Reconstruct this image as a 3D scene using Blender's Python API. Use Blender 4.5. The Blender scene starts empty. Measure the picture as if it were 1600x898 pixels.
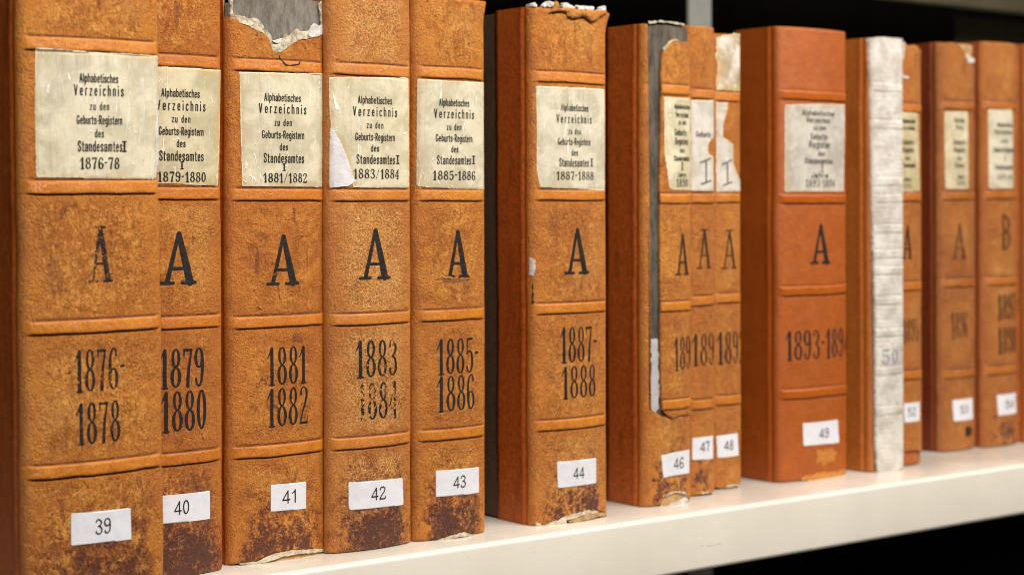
import bpy, bmesh, math, random
import numpy as np

# ------------------------------------------------------------------ camera
FPX, YV, PHI, ROLL = 2800.0, 314.0, math.atan(2800.0 / 3600.0), math.radians(0.15)
YC = YV + 3600 * math.tan(ROLL)
CAM = np.array([0.0, -1.13, 0.265])
_F = np.array([math.sin(PHI), math.cos(PHI), 0.0])
_R0 = np.array([math.cos(PHI), -math.sin(PHI), 0.0])
_U0 = np.array([0.0, 0.0, 1.0])
_R = math.cos(ROLL) * _R0 - math.sin(ROLL) * _U0
_U = math.sin(ROLL) * _R0 + math.cos(ROLL) * _U0

scene = bpy.context.scene
col = scene.collection
cam_data = bpy.data.cameras.new("camera")
cam = bpy.data.objects.new("camera", cam_data)
col.objects.link(cam)
from mathutils import Matrix, Vector
cam.matrix_world = Matrix(((_R[0], _U[0], -_F[0], CAM[0]),
                           (_R[1], _U[1], -_F[1], CAM[1]),
                           (_R[2], _U[2], -_F[2], CAM[2]),
                           (0, 0, 0, 1)))
cam_data.sensor_width = 36.0
cam_data.lens = FPX / 1600.0 * 36.0
cam_data.shift_y = -(449.0 - YC) / 1600.0
cam_data.clip_start = 0.05
cam_data.clip_end = 60.0
cam_data.dof.use_dof = True
cam_data.dof.focus_distance = 1.32
cam_data.dof.aperture_fstop = 6.2
scene.camera = cam

# ------------------------------------------------------------------ light
world = bpy.data.worlds.new("World")
scene.world = world
world.use_nodes = True
bg = world.node_tree.nodes["Background"]
bg.inputs[0].default_value = (1.0, 0.95, 0.88, 1)
bg.inputs[1].default_value = 0.045


def area_lamp(name, loc, target, sx, sy, power, colour):
    d = bpy.data.lights.new(name, 'AREA')
    d.shape = 'RECTANGLE'
    d.size, d.size_y = sx, sy
    d.energy = power
    d.color = colour
    o = bpy.data.objects.new(name, d)
    col.objects.link(o)
    o.location = loc
    o.rotation_euler = (Vector(target) - Vector(loc)).to_track_quat('-Z', 'X').to_euler()
    return o


# the aisle's fluorescent tubes: a long strip above and in front of the shelf
area_lamp("aisle_lamp", (1.0, -1.15, 1.45), (1.0, 0.0, 0.15), 0.20, 2.4, 76, (1.0, 0.955, 0.89))
area_lamp("far_aisle_lamp", (3.1, -1.2, 1.5), (1.4, 0.0, 0.2), 0.20, 1.4, 14, (1.0, 0.95, 0.88))

scene.view_settings.view_transform = 'Standard'
scene.view_settings.look = 'None'
scene.view_settings.exposure = 0.0
scene.view_settings.gamma = 1.0
scene.render.engine = 'CYCLES'
scene.cycles.pixel_filter_type = 'BLACKMAN_HARRIS'
scene.cycles.filter_width = 1.0
scene.cycles.max_bounces = 6
scene.cycles.transparent_max_bounces = 12

# ------------------------------------------------------------------ helpers
_rs = np.random.RandomState(7)
_LAT = _rs.rand(256, 256)


def vnoise(x, y, seed=0):
    x = np.asarray(x, float) + seed * 17.31
    y = np.asarray(y, float) + seed * 9.77
    xi, yi = np.floor(x).astype(int), np.floor(y).astype(int)
    fx, fy = x - xi, y - yi
    fx, fy = fx * fx * (3 - 2 * fx), fy * fy * (3 - 2 * fy)
    a = _LAT[xi % 256, yi % 256]
    b = _LAT[(xi + 1) % 256, yi % 256]
    c = _LAT[xi % 256, (yi + 1) % 256]
    d = _LAT[(xi + 1) % 256, (yi + 1) % 256]
    return (a * (1 - fx) + b * fx) * (1 - fy) + (c * (1 - fx) + d * fx) * fy


def fbm(x, y, seed=0, octs=4):
    s, amp, tot = 0.0, 1.0, 0.0
    for o in range(octs):
        s = s + amp * (vnoise(np.asarray(x) * 2 ** o, np.asarray(y) * 2 ** o, seed + o * 3) - 0.5)
        tot += amp * 0.5
        amp *= 0.55
    return s / tot


def sstep(a, b, x):
    t = np.clip((np.asarray(x, float) - a) / (b - a), 0, 1)
    return t * t * (3 - 2 * t)


def ray(px, py):
    return _R * (px - 800) / FPX + _U * (YC - py) / FPX + _F


def on_plane_y(px, py, Y):
    d = ray(px, py)
    return CAM + d * (Y - CAM[1]) / d[1]


def on_shelf(px, py):
    d = ray(px, py)
    return CAM + d * (-CAM[2] / d[2])


def link_mesh(name, verts, faces, mat, parent=None, smooth=True, attr=None):
    me = bpy.data.meshes.new(name)
    me.from_pydata([tuple(map(float, v)) for v in verts], [], [tuple(map(int, f)) for f in faces])
    me.update()
    if smooth:
        me.polygons.foreach_set("use_smooth", [True] * len(me.polygons))
    if attr is not None:
        a = me.attributes.new("edge", 'FLOAT', 'POINT')
        a.data.foreach_set("value", np.asarray(attr, dtype=np.float32))
    me.materials.append(mat)
    o = bpy.data.objects.new(name, me)
    col.objects.link(o)
    if parent is not None:
        o.parent = parent
    return o


def empty(name, loc, label, cat, group=None):
    o = bpy.data.objects.new(name, None)
    col.objects.link(o)
    o.location = loc
    o.empty_display_size = 0.05
    o["label"], o["category"] = label, cat
    if group:
        o["group"] = group
    return o


# ------------------------------------------------------------------ node helper
class NT:
    def __init__(self, name):
        self.m = bpy.data.materials.new(name)
        self.m.use_nodes = True
        self.t = self.m.node_tree
        self.t.nodes.clear()
        self.out = self.t.nodes.new("ShaderNodeOutputMaterial")

    def n(self, typ, **kw):
        x = self.t.nodes.new(typ)
        for k, v in kw.items():
            setattr(x, k, v)
        return x

    def l(self, a, b):
        if isinstance(a, (int, float)):
            b.default_value = a
        elif isinstance(a, tuple):
            b.default_value = a if len(a) != 3 or b.type == 'VECTOR' else (*a, 1)
        else:
            self.t.links.new(a, b)

    def math(self, op, a, b=0.0, c=0.0, clamp=False):
        x = self.n("ShaderNodeMath", operation=op, use_clamp=clamp)
        self.l(a, x.inputs[0]); self.l(b, x.inputs[1]); self.l(c, x.inputs[2])
        return x.outputs[0]

    def coord(self, off=(0, 0, 0), scale=(1, 1, 1), rot=(0, 0, 0)):
        tc = self.n("ShaderNodeTexCoord")
        mp = self.n("ShaderNodeMapping")
        self.l(tc.outputs["Object"], mp.inputs[0])
        mp.inputs[1].default_value = off
        mp.inputs[2].default_value = rot
        mp.inputs[3].default_value = scale
        return mp.outputs[0]

    def noise(self, vec, scale, detail=4, rough=0.55, dist=0.0):
        x = self.n("ShaderNodeTexNoise")
        self.l(vec, x.inputs["Vector"])
        x.inputs["Scale"].default_value = scale
        x.inputs["Detail"].default_value = detail
        x.inputs["Roughness"].default_value = rough
        x.inputs["Distortion"].default_value = dist
        return x.outputs["Fac"]

    def voro(self, vec, scale, feature='DISTANCE_TO_EDGE'):
        x = self.n("ShaderNodeTexVoronoi", feature=feature)
        self.l(vec, x.inputs["Vector"])
        x.inputs["Scale"].default_value = scale
        return x.outputs["Distance"]

    def step(self, v, a, b, lo=0.0, hi=1.0):
        x = self.n("ShaderNodeMapRange", interpolation_type='SMOOTHSTEP')
        self.l(v, x.inputs[0])
        x.inputs[1].default_value, x.inputs[2].default_value = a, b
        x.inputs[3].default_value, x.inputs[4].default_value = lo, hi
        return x.outputs[0]

    def mix(self, f, a, b, mode='MIX'):
        x = self.n("ShaderNodeMix", data_type='RGBA', blend_type=mode)
        self.l(f, x.inputs[0]); self.l(a, x.inputs[6]); self.l(b, x.inputs[7])
        return x.outputs[2]

    def xyz(self):
        tc = self.n("ShaderNodeTexCoord")
        s = self.n("ShaderNodeSeparateXYZ")
        self.l(tc.outputs["Object"], s.inputs[0])
        return s.outputs

    def finish(self, colour, rough=0.5, height=None, dist=0.001, strength=0.5, spec=0.5, alpha=None, coat=0.0):
        p = self.n("ShaderNodeBsdfPrincipled")
        self.l(colour, p.inputs["Base Color"])
        self.l(rough, p.inputs["Roughness"])
        p.inputs["Specular IOR Level"].default_value = spec
        p.inputs["Coat Weight"].default_value = coat
        if height is not None:
            b = self.n("ShaderNodeBump")
            self.l(strength, b.inputs["Strength"])
            b.inputs["Distance"].default_value = dist
            self.l(height, b.inputs["Height"])
            self.l(b.outputs[0], p.inputs["Normal"])
        if alpha is not None:
            tr = self.n("ShaderNodeBsdfTransparent")
            mx = self.n("ShaderNodeMixShader")
            self.l(alpha, mx.inputs[0])
            self.l(tr.outputs[0], mx.inputs[1])
            self.l(p.outputs[0], mx.inputs[2])
            self.l(mx.outputs[0], self.out.inputs[0])
        else:
            self.l(p.outputs[0], self.out.inputs[0])
        return self.m


def leather(name, seed, w, mid=(0.575, 0.205, 0.020), dark=(0.41, 0.118, 0.010), light=(0.74, 0.36, 0.085),
            side=(0.34, 0.074, 0.009), stain=0.06, stain_amt=1.0, fleck=1.0, crackle=0.0, spots=1.0, band_z=(), smooth=0.0):
    t = NT(name)
    off = (seed * 1.37 % 5, seed * 2.11 % 5, seed * 0.73 % 5)
    v = t.coord(off)
    vs = t.coord(off, (260, 260, 95), (0, math.radians(32), 0))
    x, y, z = t.xyz()
    big = t.noise(v, 22, 4, 0.55)
    medn = t.noise(v, 85, 8, 0.70, 0.3)
    fine = t.noise(v, 240, 8, 0.76, 0.5)
    tiny = t.noise(v, 560, 6, 0.75)
    m1 = t.math('ADD', t.math('MULTIPLY', big, 0.40), t.math('MULTIPLY', medn, 0.60))
    c = t.mix(t.step(m1, 0.42, 0.58), dark, mid)
    c = t.mix(t.math('MULTIPLY', t.step(fine, 0.41, 0.48, 1, 0), 0.66 * fleck), c, tuple(q * 0.70 for q in dark))
    fl = t.step(t.math('ADD', t.math('MULTIPLY', fine, 0.70), t.math('MULTIPLY', medn, 0.30)), 0.510, 0.575)
    c = t.mix(t.math('MULTIPLY', fl, 0.52 * fleck), c, light)
    fl2 = t.step(tiny, 0.55, 0.62)
    c = t.mix(t.math('MULTIPLY', fl2, 0.34 * fleck), c, tuple(min(1.0, q * 1.12) for q in light))
    scf = t.noise(t.coord((off[1], off[2], off[0]), (520, 400, 150), (0, math.radians(-42), 0)), 1.0, 4, 0.7, 0.8)
    c = t.mix(t.math('MULTIPLY', t.step(scf, 0.565, 0.62), 0.46 * fleck), c, light)
    c = t.mix(t.math('MULTIPLY', t.step(scf, 0.37, 0.43, 1, 0), 0.6 * fleck), c, tuple(q * 0.6 for q in dark))
    # broad, uneven ageing from panel to panel, then pits and bruises
    age = t.noise(t.coord(off, (9, 9, 13)), 1.0, 3, 0.5, 0.6)
    c = t.mix(t.math('MULTIPLY', t.step(age, 0.52, 0.72), 0.55), c, t.mix(0.5, dark, side))
    c = t.mix(t.math('MULTIPLY', t.step(age, 0.48, 0.30), 0.30), c, light)
    pit = t.noise(t.coord((off[2], off[0], off[1])), 150, 5, 0.62, 1.0)
    c = t.mix(t.math('MULTIPLY', t.step(pit, 0.605, 0.66), 0.75 * spots), c, (0.17, 0.045, 0.010))
    cz = t.noise(t.coord((off[1], off[0], off[2]), (62, 30, 44), (0, math.radians(20), 0)), 1.0, 5, 0.6, 1.6)
    crz = t.math('MULTIPLY', t.step(t.math('ABSOLUTE', t.math('SUBTRACT', cz, 0.5)), 0.0, 0.0075, 1, 0), t.step(t.noise(v, 30, 3, 0.5), 0.46, 0.60))
    c = t.mix(t.math('MULTIPLY', crz, 0.65), c, (0.15, 0.042, 0.008))
    # rubbed dark red streaks and spots
    st = t.noise(vs, 0.34, 3, 0.5, 0.6)
    c = t.mix(t.math('MULTIPLY', t.step(st, 0.62, 0.68), 0.62 * spots), c, (0.20, 0.050, 0.010))
    st2 = t.noise(v, 48, 6, 0.7, 1.2)
    c = t.mix(t.math('MULTIPLY', t.step(st2, 0.57, 0.66), 0.55 * spots), c, (0.25, 0.062, 0.010))
    if crackle:
        vd = t.n("ShaderNodeVectorMath", operation='ADD')
        nz = t.n("ShaderNodeTexNoise"); nz.inputs["Scale"].default_value = 220
        t.l(v, nz.inputs["Vector"])
        sc = t.n("ShaderNodeVectorMath", operation='SCALE'); sc.inputs[3].default_value = 0.0045
        t.l(nz.outputs["Color"], sc.inputs[0])
        t.l(v, vd.inputs[0]); t.l(sc.outputs[0], vd.inputs[1])
        vc = t.voro(vd.outputs[0], 360)
        ck = t.math('MULTIPLY', t.step(vc, 0.02, 0.10, 1, 0), t.step(medn, 0.30, 0.50, 0.35, 1.0))
        c = t.mix(t.math('MULTIPLY', ck, 0.6 * crackle), c, (0.70, 0.41, 0.15))
    # the napped, rubbed panels keep their ochre; round the shoulders, bands and label the grain is smooth and redder; lit middles and shaded edges are painted in with it
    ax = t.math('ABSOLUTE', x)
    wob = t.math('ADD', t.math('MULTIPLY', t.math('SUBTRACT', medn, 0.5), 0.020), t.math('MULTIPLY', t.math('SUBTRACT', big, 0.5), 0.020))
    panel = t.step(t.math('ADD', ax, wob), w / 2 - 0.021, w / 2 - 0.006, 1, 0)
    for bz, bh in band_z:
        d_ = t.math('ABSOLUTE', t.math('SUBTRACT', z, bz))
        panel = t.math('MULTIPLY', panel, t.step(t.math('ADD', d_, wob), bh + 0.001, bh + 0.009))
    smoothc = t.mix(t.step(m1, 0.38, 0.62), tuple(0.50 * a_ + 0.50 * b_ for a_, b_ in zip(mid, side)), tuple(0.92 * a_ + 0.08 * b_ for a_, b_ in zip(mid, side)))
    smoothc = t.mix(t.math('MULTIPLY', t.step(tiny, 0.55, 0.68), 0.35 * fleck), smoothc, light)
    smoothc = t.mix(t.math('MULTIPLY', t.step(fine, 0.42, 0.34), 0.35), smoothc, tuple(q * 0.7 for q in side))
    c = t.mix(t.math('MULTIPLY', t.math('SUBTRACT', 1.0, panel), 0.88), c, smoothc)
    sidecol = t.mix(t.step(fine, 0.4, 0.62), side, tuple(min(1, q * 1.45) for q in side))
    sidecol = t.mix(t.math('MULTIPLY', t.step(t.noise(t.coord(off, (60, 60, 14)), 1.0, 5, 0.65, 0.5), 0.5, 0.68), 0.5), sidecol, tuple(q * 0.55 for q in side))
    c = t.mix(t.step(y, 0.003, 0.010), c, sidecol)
    # bands: rubbed smooth, dirt lodged in the tooled lines
    bsum = 0.0
    for bz, bh in band_z:
        dz = t.math('ABSOLUTE', t.math('SUBTRACT', z, bz))
        inb = t.math('MULTIPLY', t.math('MULTIPLY', t.step(dz, bh - 0.001, bh, 1, 0), 0.55), t.step(y, 0.0005, 0.0025, 1, 0))
        bsum = t.math('ADD', bsum, inb)
        c = t.mix(inb, c, t.mix(t.step(medn, 0.4, 0.62), tuple(0.60 * a_ + 0.40 * b_ for a_, b_ in zip(mid, side)), tuple(0.88 * a_ + 0.12 * b_ for a_, b_ in zip(mid, side))))
        ln = t.step(t.math('ABSOLUTE', t.math('SUBTRACT', dz, bh + 0.0003)), 0.0003, 0.0011, 1, 0)
        ln = t.math('MULTIPLY', ln, t.step(fine, 0.32, 0.5))
        ln = t.math('MULTIPLY', ln, t.step(ax, w / 2 - 0.008, w / 2 - 0.004, 1, 0))
        c = t.mix(t.math('MULTIPLY', ln, 0.85), c, (0.10, 0.026, 0.008))
    # handling stain at the foot
    if stain_amt:
        h = t.math('ADD', z, t.math('MULTIPLY', t.math('SUBTRACT', medn, 0.5), 0.12))
        h = t.math('ADD', h, t.math('MULTIPLY', t.math('SUBTRACT', big, 0.5), 0.07))
        h = t.math('ADD', h, t.math('MULTIPLY', t.math('SUBTRACT', fine, 0.5), 0.20))
        h = t.math('ADD', h, t.math('MULTIPLY', t.math('SUBTRACT', scf, 0.5), 0.05))
        h = t.math('ADD', h, t.math('MULTIPLY', t.step(z, 0.0, 0.014, 1, 0), 0.022))
        h2 = t.math('ADD', h, t.math('MULTIPLY', t.step(ax, w * 0.25, w * 0.5), 0.045))
        s1 = t.math('MULTIPLY', t.step(h2, stain * 0.52, stain * 0.95, 1, 0), 0.72 * stain_amt)
        s2 = t.math('MULTIPLY', t.step(h2, stain * 0.28, stain * 0.52, 1, 0), 0.85 * stain_amt)
        s1 = t.math('MULTIPLY', s1, t.step(y, 0.001, 0.005, 1, 0))
        s2 = t.math('MULTIPLY', s2, t.step(y, 0.001, 0.005, 1, 0))
        c = t.mix(s1, c, (0.215, 0.050, 0.010))
        c = t.mix(s2, c, (0.062, 0.016, 0.012))
    if smooth:
        c = t.mix(smooth, c, t.mix(t.step(medn, 0.35, 0.65), tuple(q * 0.86 for q in mid), mid))
    vd2 = t.n("ShaderNodeVectorMath", operation='ADD')
    nz2 = t.n("ShaderNodeTexNoise"); nz2.inputs["Scale"].default_value = 260
    t.l(v, nz2.inputs["Vector"])
    sc2 = t.n("ShaderNodeVectorMath", operation='SCALE'); sc2.inputs[3].default_value = 0.0036
    t.l(nz2.outputs["Color"], sc2.inputs[0])
    t.l(v, vd2.inputs[0]); t.l(sc2.outputs[0], vd2.inputs[1])
    vor = t.voro(vd2.outputs[0], 340)
    scr = t.noise(t.coord(off, (800, 480, 230), (0, math.radians(-38), 0)), 1.0, 4, 0.65, 0.6)
    hgt = t.math('ADD', t.math('MULTIPLY', fine, 1.1), t.math('MULTIPLY', t.math('MULTIPLY', t.step(vor, 0.0, 0.22), t.step(t.noise(v, 42, 4, 0.6), 0.42, 0.62)), 0.20))
    hgt = t.math('ADD', hgt, t.math('MULTIPLY', tiny, 0.55))
    hgt = t.math('ADD', hgt, t.math('MULTIPLY', scr, 0.75))
    hgt = t.math('ADD', hgt, t.math('MULTIPLY', medn, 0.8))
    hgt = t.math('SUBTRACT', hgt, t.math('MULTIPLY', crz, 0.35))
    r = t.step(fine, 0.35, 0.65, 0.36, 0.52)
    r = t.math('SUBTRACT', r, t.math('MULTIPLY', bsum, 0.30))
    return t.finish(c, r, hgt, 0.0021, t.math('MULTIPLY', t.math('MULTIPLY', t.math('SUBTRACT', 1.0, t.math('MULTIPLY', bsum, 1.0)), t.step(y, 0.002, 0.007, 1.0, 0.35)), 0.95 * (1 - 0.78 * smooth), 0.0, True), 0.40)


def plain(name, c1, c2, scale, rough=0.7, bump=0.3, dist=0.0006, seed=0.0, scale2=None):
    t = NT(name)
    v = t.coord((seed, seed * 2, seed * 3), scale2 or (1, 1, 1))
    a = t.noise(v, scale, 7, 0.65, 0.2)
    b = t.noise(v, scale * 6, 4, 0.6)
    c = t.mix(t.step(t.math('ADD', t.math('MULTIPLY', a, 0.65), t.math('MULTIPLY', b, 0.35)), 0.36, 0.64), c1, c2)
    return t.finish(c, rough, t.math('ADD', a, t.math('MULTIPLY', b, 0.5)), dist, bump)


def paper_label(name, seed, c1=(0.50, 0.45, 0.31), c2=(0.64, 0.585, 0.43), crease=1.0, stain=0.6, smudge=0.0):
    t = NT(name)
    off = (seed * 1.9 % 7, seed * 1.1 % 7, seed * 0.6 % 7)
    v = t.coord(off)
    vv = t.coord(off, (120, 10, 9))
    c1, c2 = tuple(q * k_ for q, k_ in zip(c1, (0.96, 0.91, 0.84))), tuple(q * k_ for q, k_ in zip(c2, (0.97, 0.92, 0.86)))
    a = t.noise(v, 40, 6, 0.65, 0.4)
    f = t.noise(v, 500, 5, 0.6)
    c = t.mix(t.step(a, 0.38, 0.60), tuple(q * 0.93 for q in c1), c2)
    dirt = t.noise(v, 26, 6, 0.7, 0.8)
    c = t.mix(t.math('MULTIPLY', t.step(dirt, 0.55, 0.70), 0.5), c, (0.40, 0.33, 0.18))
    c = t.mix(t.math('MULTIPLY', t.step(f, 0.45, 0.7), 0.22), c, (0.34, 0.29, 0.19))
    cr = t.noise(vv, 1.0, 3, 0.5, 1.0)
    line = t.step(t.math('ABSOLUTE', t.math('SUBTRACT', cr, 0.5)), 0.0, 0.012, 1, 0)
    cr2 = t.noise(t.coord((off[1], off[0], off[2]), (55, 10, 22), (0, 0.3, 0)), 1.0, 2, 0.5, 1.2)
    line2 = t.step(t.math('ABSOLUTE', t.math('SUBTRACT', cr2, 0.46)), 0.0, 0.006, 1, 0)
    line = t.math('MAXIMUM', line, line2)
    line = t.math('MULTIPLY', line, t.step(t.noise(t.coord(off, (90, 60, 24)), 1.0, 3), 0.40, 0.56))
    c = t.mix(t.math('MULTIPLY', line, 0.8 * crease), c, (0.80, 0.77, 0.64))
    at = t.n("ShaderNodeAttribute", attribute_name="edge")
    e = t.math('ADD', at.outputs["Fac"], t.math('MULTIPLY', t.math('SUBTRACT', a, 0.5), 0.018))
    fox = t.math('MULTIPLY', t.step(e, 0.0, 0.005, 1, 0), stain)
    c = t.mix(fox, c, (0.45, 0.30, 0.11))
    ew = t.step(t.math('ADD', at.outputs["Fac"], t.math('MULTIPLY', t.math('SUBTRACT', f, 0.5), 0.002)), 0.0003, 0.0008, 1, 0)
    c = t.mix(t.math('MULTIPLY', ew, 0.6), c, (0.80, 0.76, 0.62))
    if smudge:
        sm = t.noise(t.coord((off[2], 0, off[0]), (130, 60, 60), (0, 0.5, 0)), 1.0, 4, 0.6)
        c = t.mix(t.math('MULTIPLY', t.step(sm, 0.60, 0.68), smudge), c, (0.30, 0.24, 0.15))
    h = t.math('ADD', t.math('MULTIPLY', line, 0.7), t.math('MULTIPLY', a, 1.0))
    h = t.math('ADD', h, t.math('MULTIPLY', cr, 1.6))
    return t.finish(c, 0.55, h, 0.0009, 0.6, 0.3)


def ink_mat(name, wear, seed, colour=(0.013, 0.010, 0.009), scale=700, strength=1.0):
    t = NT(name)
    off = (seed * 0.7 % 4, seed * 1.3 % 4, seed * 0.4 % 4)
    v = t.coord(off, (1, 1, 1))
    a = t.noise(v, scale, 6, 0.72, 0.6)
    b = t.noise(v, 110, 3, 0.5)
    s = t.math('ADD', t.math('MULTIPLY', a, 0.72), t.math('MULTIPLY', b, 0.28))
    T = 0.70 - 0.25 * wear
    alpha = t.step(s, T, T + 0.035, strength, 0.0)
    gr = t.math('ADD', t.noise(t.coord((0.3, 0.1, 0.2)), 240, 6, 0.75, 0.5), t.math('MULTIPLY', a, 0.4))
    return t.finish(colour, 0.5, gr, 0.0018, 0.8, alpha=alpha, spec=0.22)


# ------------------------------------------------------------------ shared materials
M = {}
M['cream_paint'] = None
t = NT("cream_painted_steel")
v = t.coord()
a = t.noise(v, 9, 5, 0.6); b = t.noise(v, 900, 3, 0.6)
sp = t.noise(t.coord((3, 1, 2), (14, 90, 90)), 4.0, 4, 0.6)
c = t.mix(t.step(a, 0.35, 0.65), (0.66, 0.60, 0.51), (0.70, 0.645, 0.555))
c = t.mix(t.math('MULTIPLY', t.step(sp, 0.685, 0.71), 0.40), c, (0.42, 0.34, 0.25))
scf_ = t.noise(t.coord((5, 2, 8), (30, 60, 240), (0, math.radians(35), 0)), 1.0, 4, 0.6, 0.8)
c = t.mix(t.math('MULTIPLY', t.step(scf_, 0.715, 0.735), 0.55), c, (0.30, 0.25, 0.19))
dst = t.noise(t.coord((1, 7, 3)), 420, 3, 0.6)
c = t.mix(t.math('MULTIPLY', t.step(dst, 0.69, 0.72), 0.5), c, (0.28, 0.17, 0.08))
M['cream_paint'] = t.finish(c, t.step(a, 0.3, 0.7, 0.20, 0.30), t.math('ADD', b, t.math('MULTIPLY', t.noise(v, 160, 2), 2.0)), 0.00012, 0.35, 0.5)
M['grey_paint'] = plain("grey_painted_steel", (0.155, 0.155, 0.143), (0.19, 0.188, 0.173), 30, 0.5, 0.1)
M['shaded_olive'] = plain("shaded_olive_steel", (0.050, 0.042, 0.020), (0.075, 0.063, 0.032), 20, 0.45, 0.1)  # dim olive carries the shade at the bookcase's rear in its colour
M['dark_wall'] = plain("wall_shade_black", (0.0025, 0.002, 0.0018), (0.004, 0.0032, 0.0025), 3, 0.9, 0.1)  # near-black colour paints in the darkness of the unlit depth behind the books
for n_ in M['dark_wall'].node_tree.nodes:
    if n_.type == 'BSDF_PRINCIPLED':
        n_.inputs["Specular IOR Level"].default_value = 0.0
M['page'] = plain("page_edges", (0.50, 0.42, 0.29), (0.66, 0.57, 0.42), 60, 0.8, 0.6, 0.0008, 1.0, (14, 0.3, 0.3))
M['cloth'] = plain("brown_cloth", (0.058, 0.030, 0.013), (0.095, 0.052, 0.024), 300, 0.85, 0.5, 0.0004)
M['grey_board'] = plain("grey_lining_paper", (0.085, 0.070, 0.055), (0.19, 0.165, 0.135), 120, 0.85, 0.7, 0.0008, 2.0, (1.6, 1, 0.6))
M['tan_board'] = plain("tan_board", (0.30, 0.16, 0.055), (0.50, 0.31, 0.13), 120, 0.8, 0.6, 0.0008, 4.0)
M['torn_paper'] = plain("torn_cream_paper", (0.24, 0.19, 0.12), (0.58, 0.52, 0.38), 160, 0.8, 0.8, 0.0009, 5.0)
M['white_paper'] = plain("torn_white_paper", (0.36, 0.33, 0.30), (0.66, 0.64, 0.61), 120, 0.75, 0.6, 0.0008, 6.0)
M['lilac_paper'] = plain("lilac_paper_back", (0.50, 0.46, 0.47), (0.62, 0.585, 0.60), 90, 0.7, 0.6, 0.0008, 7.0)
M['sticker'] = plain("white_sticker_paper", (0.60, 0.59, 0.625), (0.66, 0.65, 0.68), 55, 0.5, 0.35, 0.0005, 8.0)
M['print'] = ink_mat("printed_black_ink", 0.12, 1.0, (0.018, 0.016, 0.013), 1300)
M['print_worn'] = ink_mat("rubbed_black_ink", 0.62, 2.3, (0.020, 0.018, 0.015), 800)
M['laser'] = ink_mat("sticker_number_ink", -0.4, 3.0, (0.015, 0.015, 0.018))
M['pencil'] = ink_mat("pencil_line", 0.45, 4.0, (0.10, 0.10, 0.12), 900)
M['pencil_blue'] = ink_mat("blue_grey_pencil", 0.4, 5.0, (0.20, 0.24, 0.30), 500)
M['crack'] = ink_mat("dark_crack", 0.55, 6.0, (0.03, 0.012, 0.006), 300)


# ------------------------------------------------------------------ signed-distance glyphs
def ell(cx, cz, rx, rz, a0=0, a1=360, n=28, r0=0.03, r1=0.045):
    out = []
    for i in range(n + 1):
        a = math.radians(a0 + (a1 - a0) * i / n)
        out.append((cx + rx * math.cos(a), cz + rz * math.sin(a), r0 + (r1 - r0) * abs(math.cos(a)) ** 1.5))
    return out


def smooth_path(pts, n=7):
    P = [pts[0]] + list(pts) + [pts[-1]]
    out = []
    for i in range(1, len(P) - 2):
        for k in range(n):
            u = k / n
            q = []
            for d in range(3):
                p0, p1, p2, p3 = P[i - 1][d], P[i][d], P[i + 1][d], P[i + 2][d]
                q.append(0.5 * (2 * p1 + (p2 - p0) * u + (2 * p0 - 5 * p1 + 4 * p2 - p3) * u * u + (3 * p1 - p0 - 3 * p2 + p3) * u ** 3))
            out.append(tuple(q))
    out.append(tuple(pts[-1]))
    return out


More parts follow.
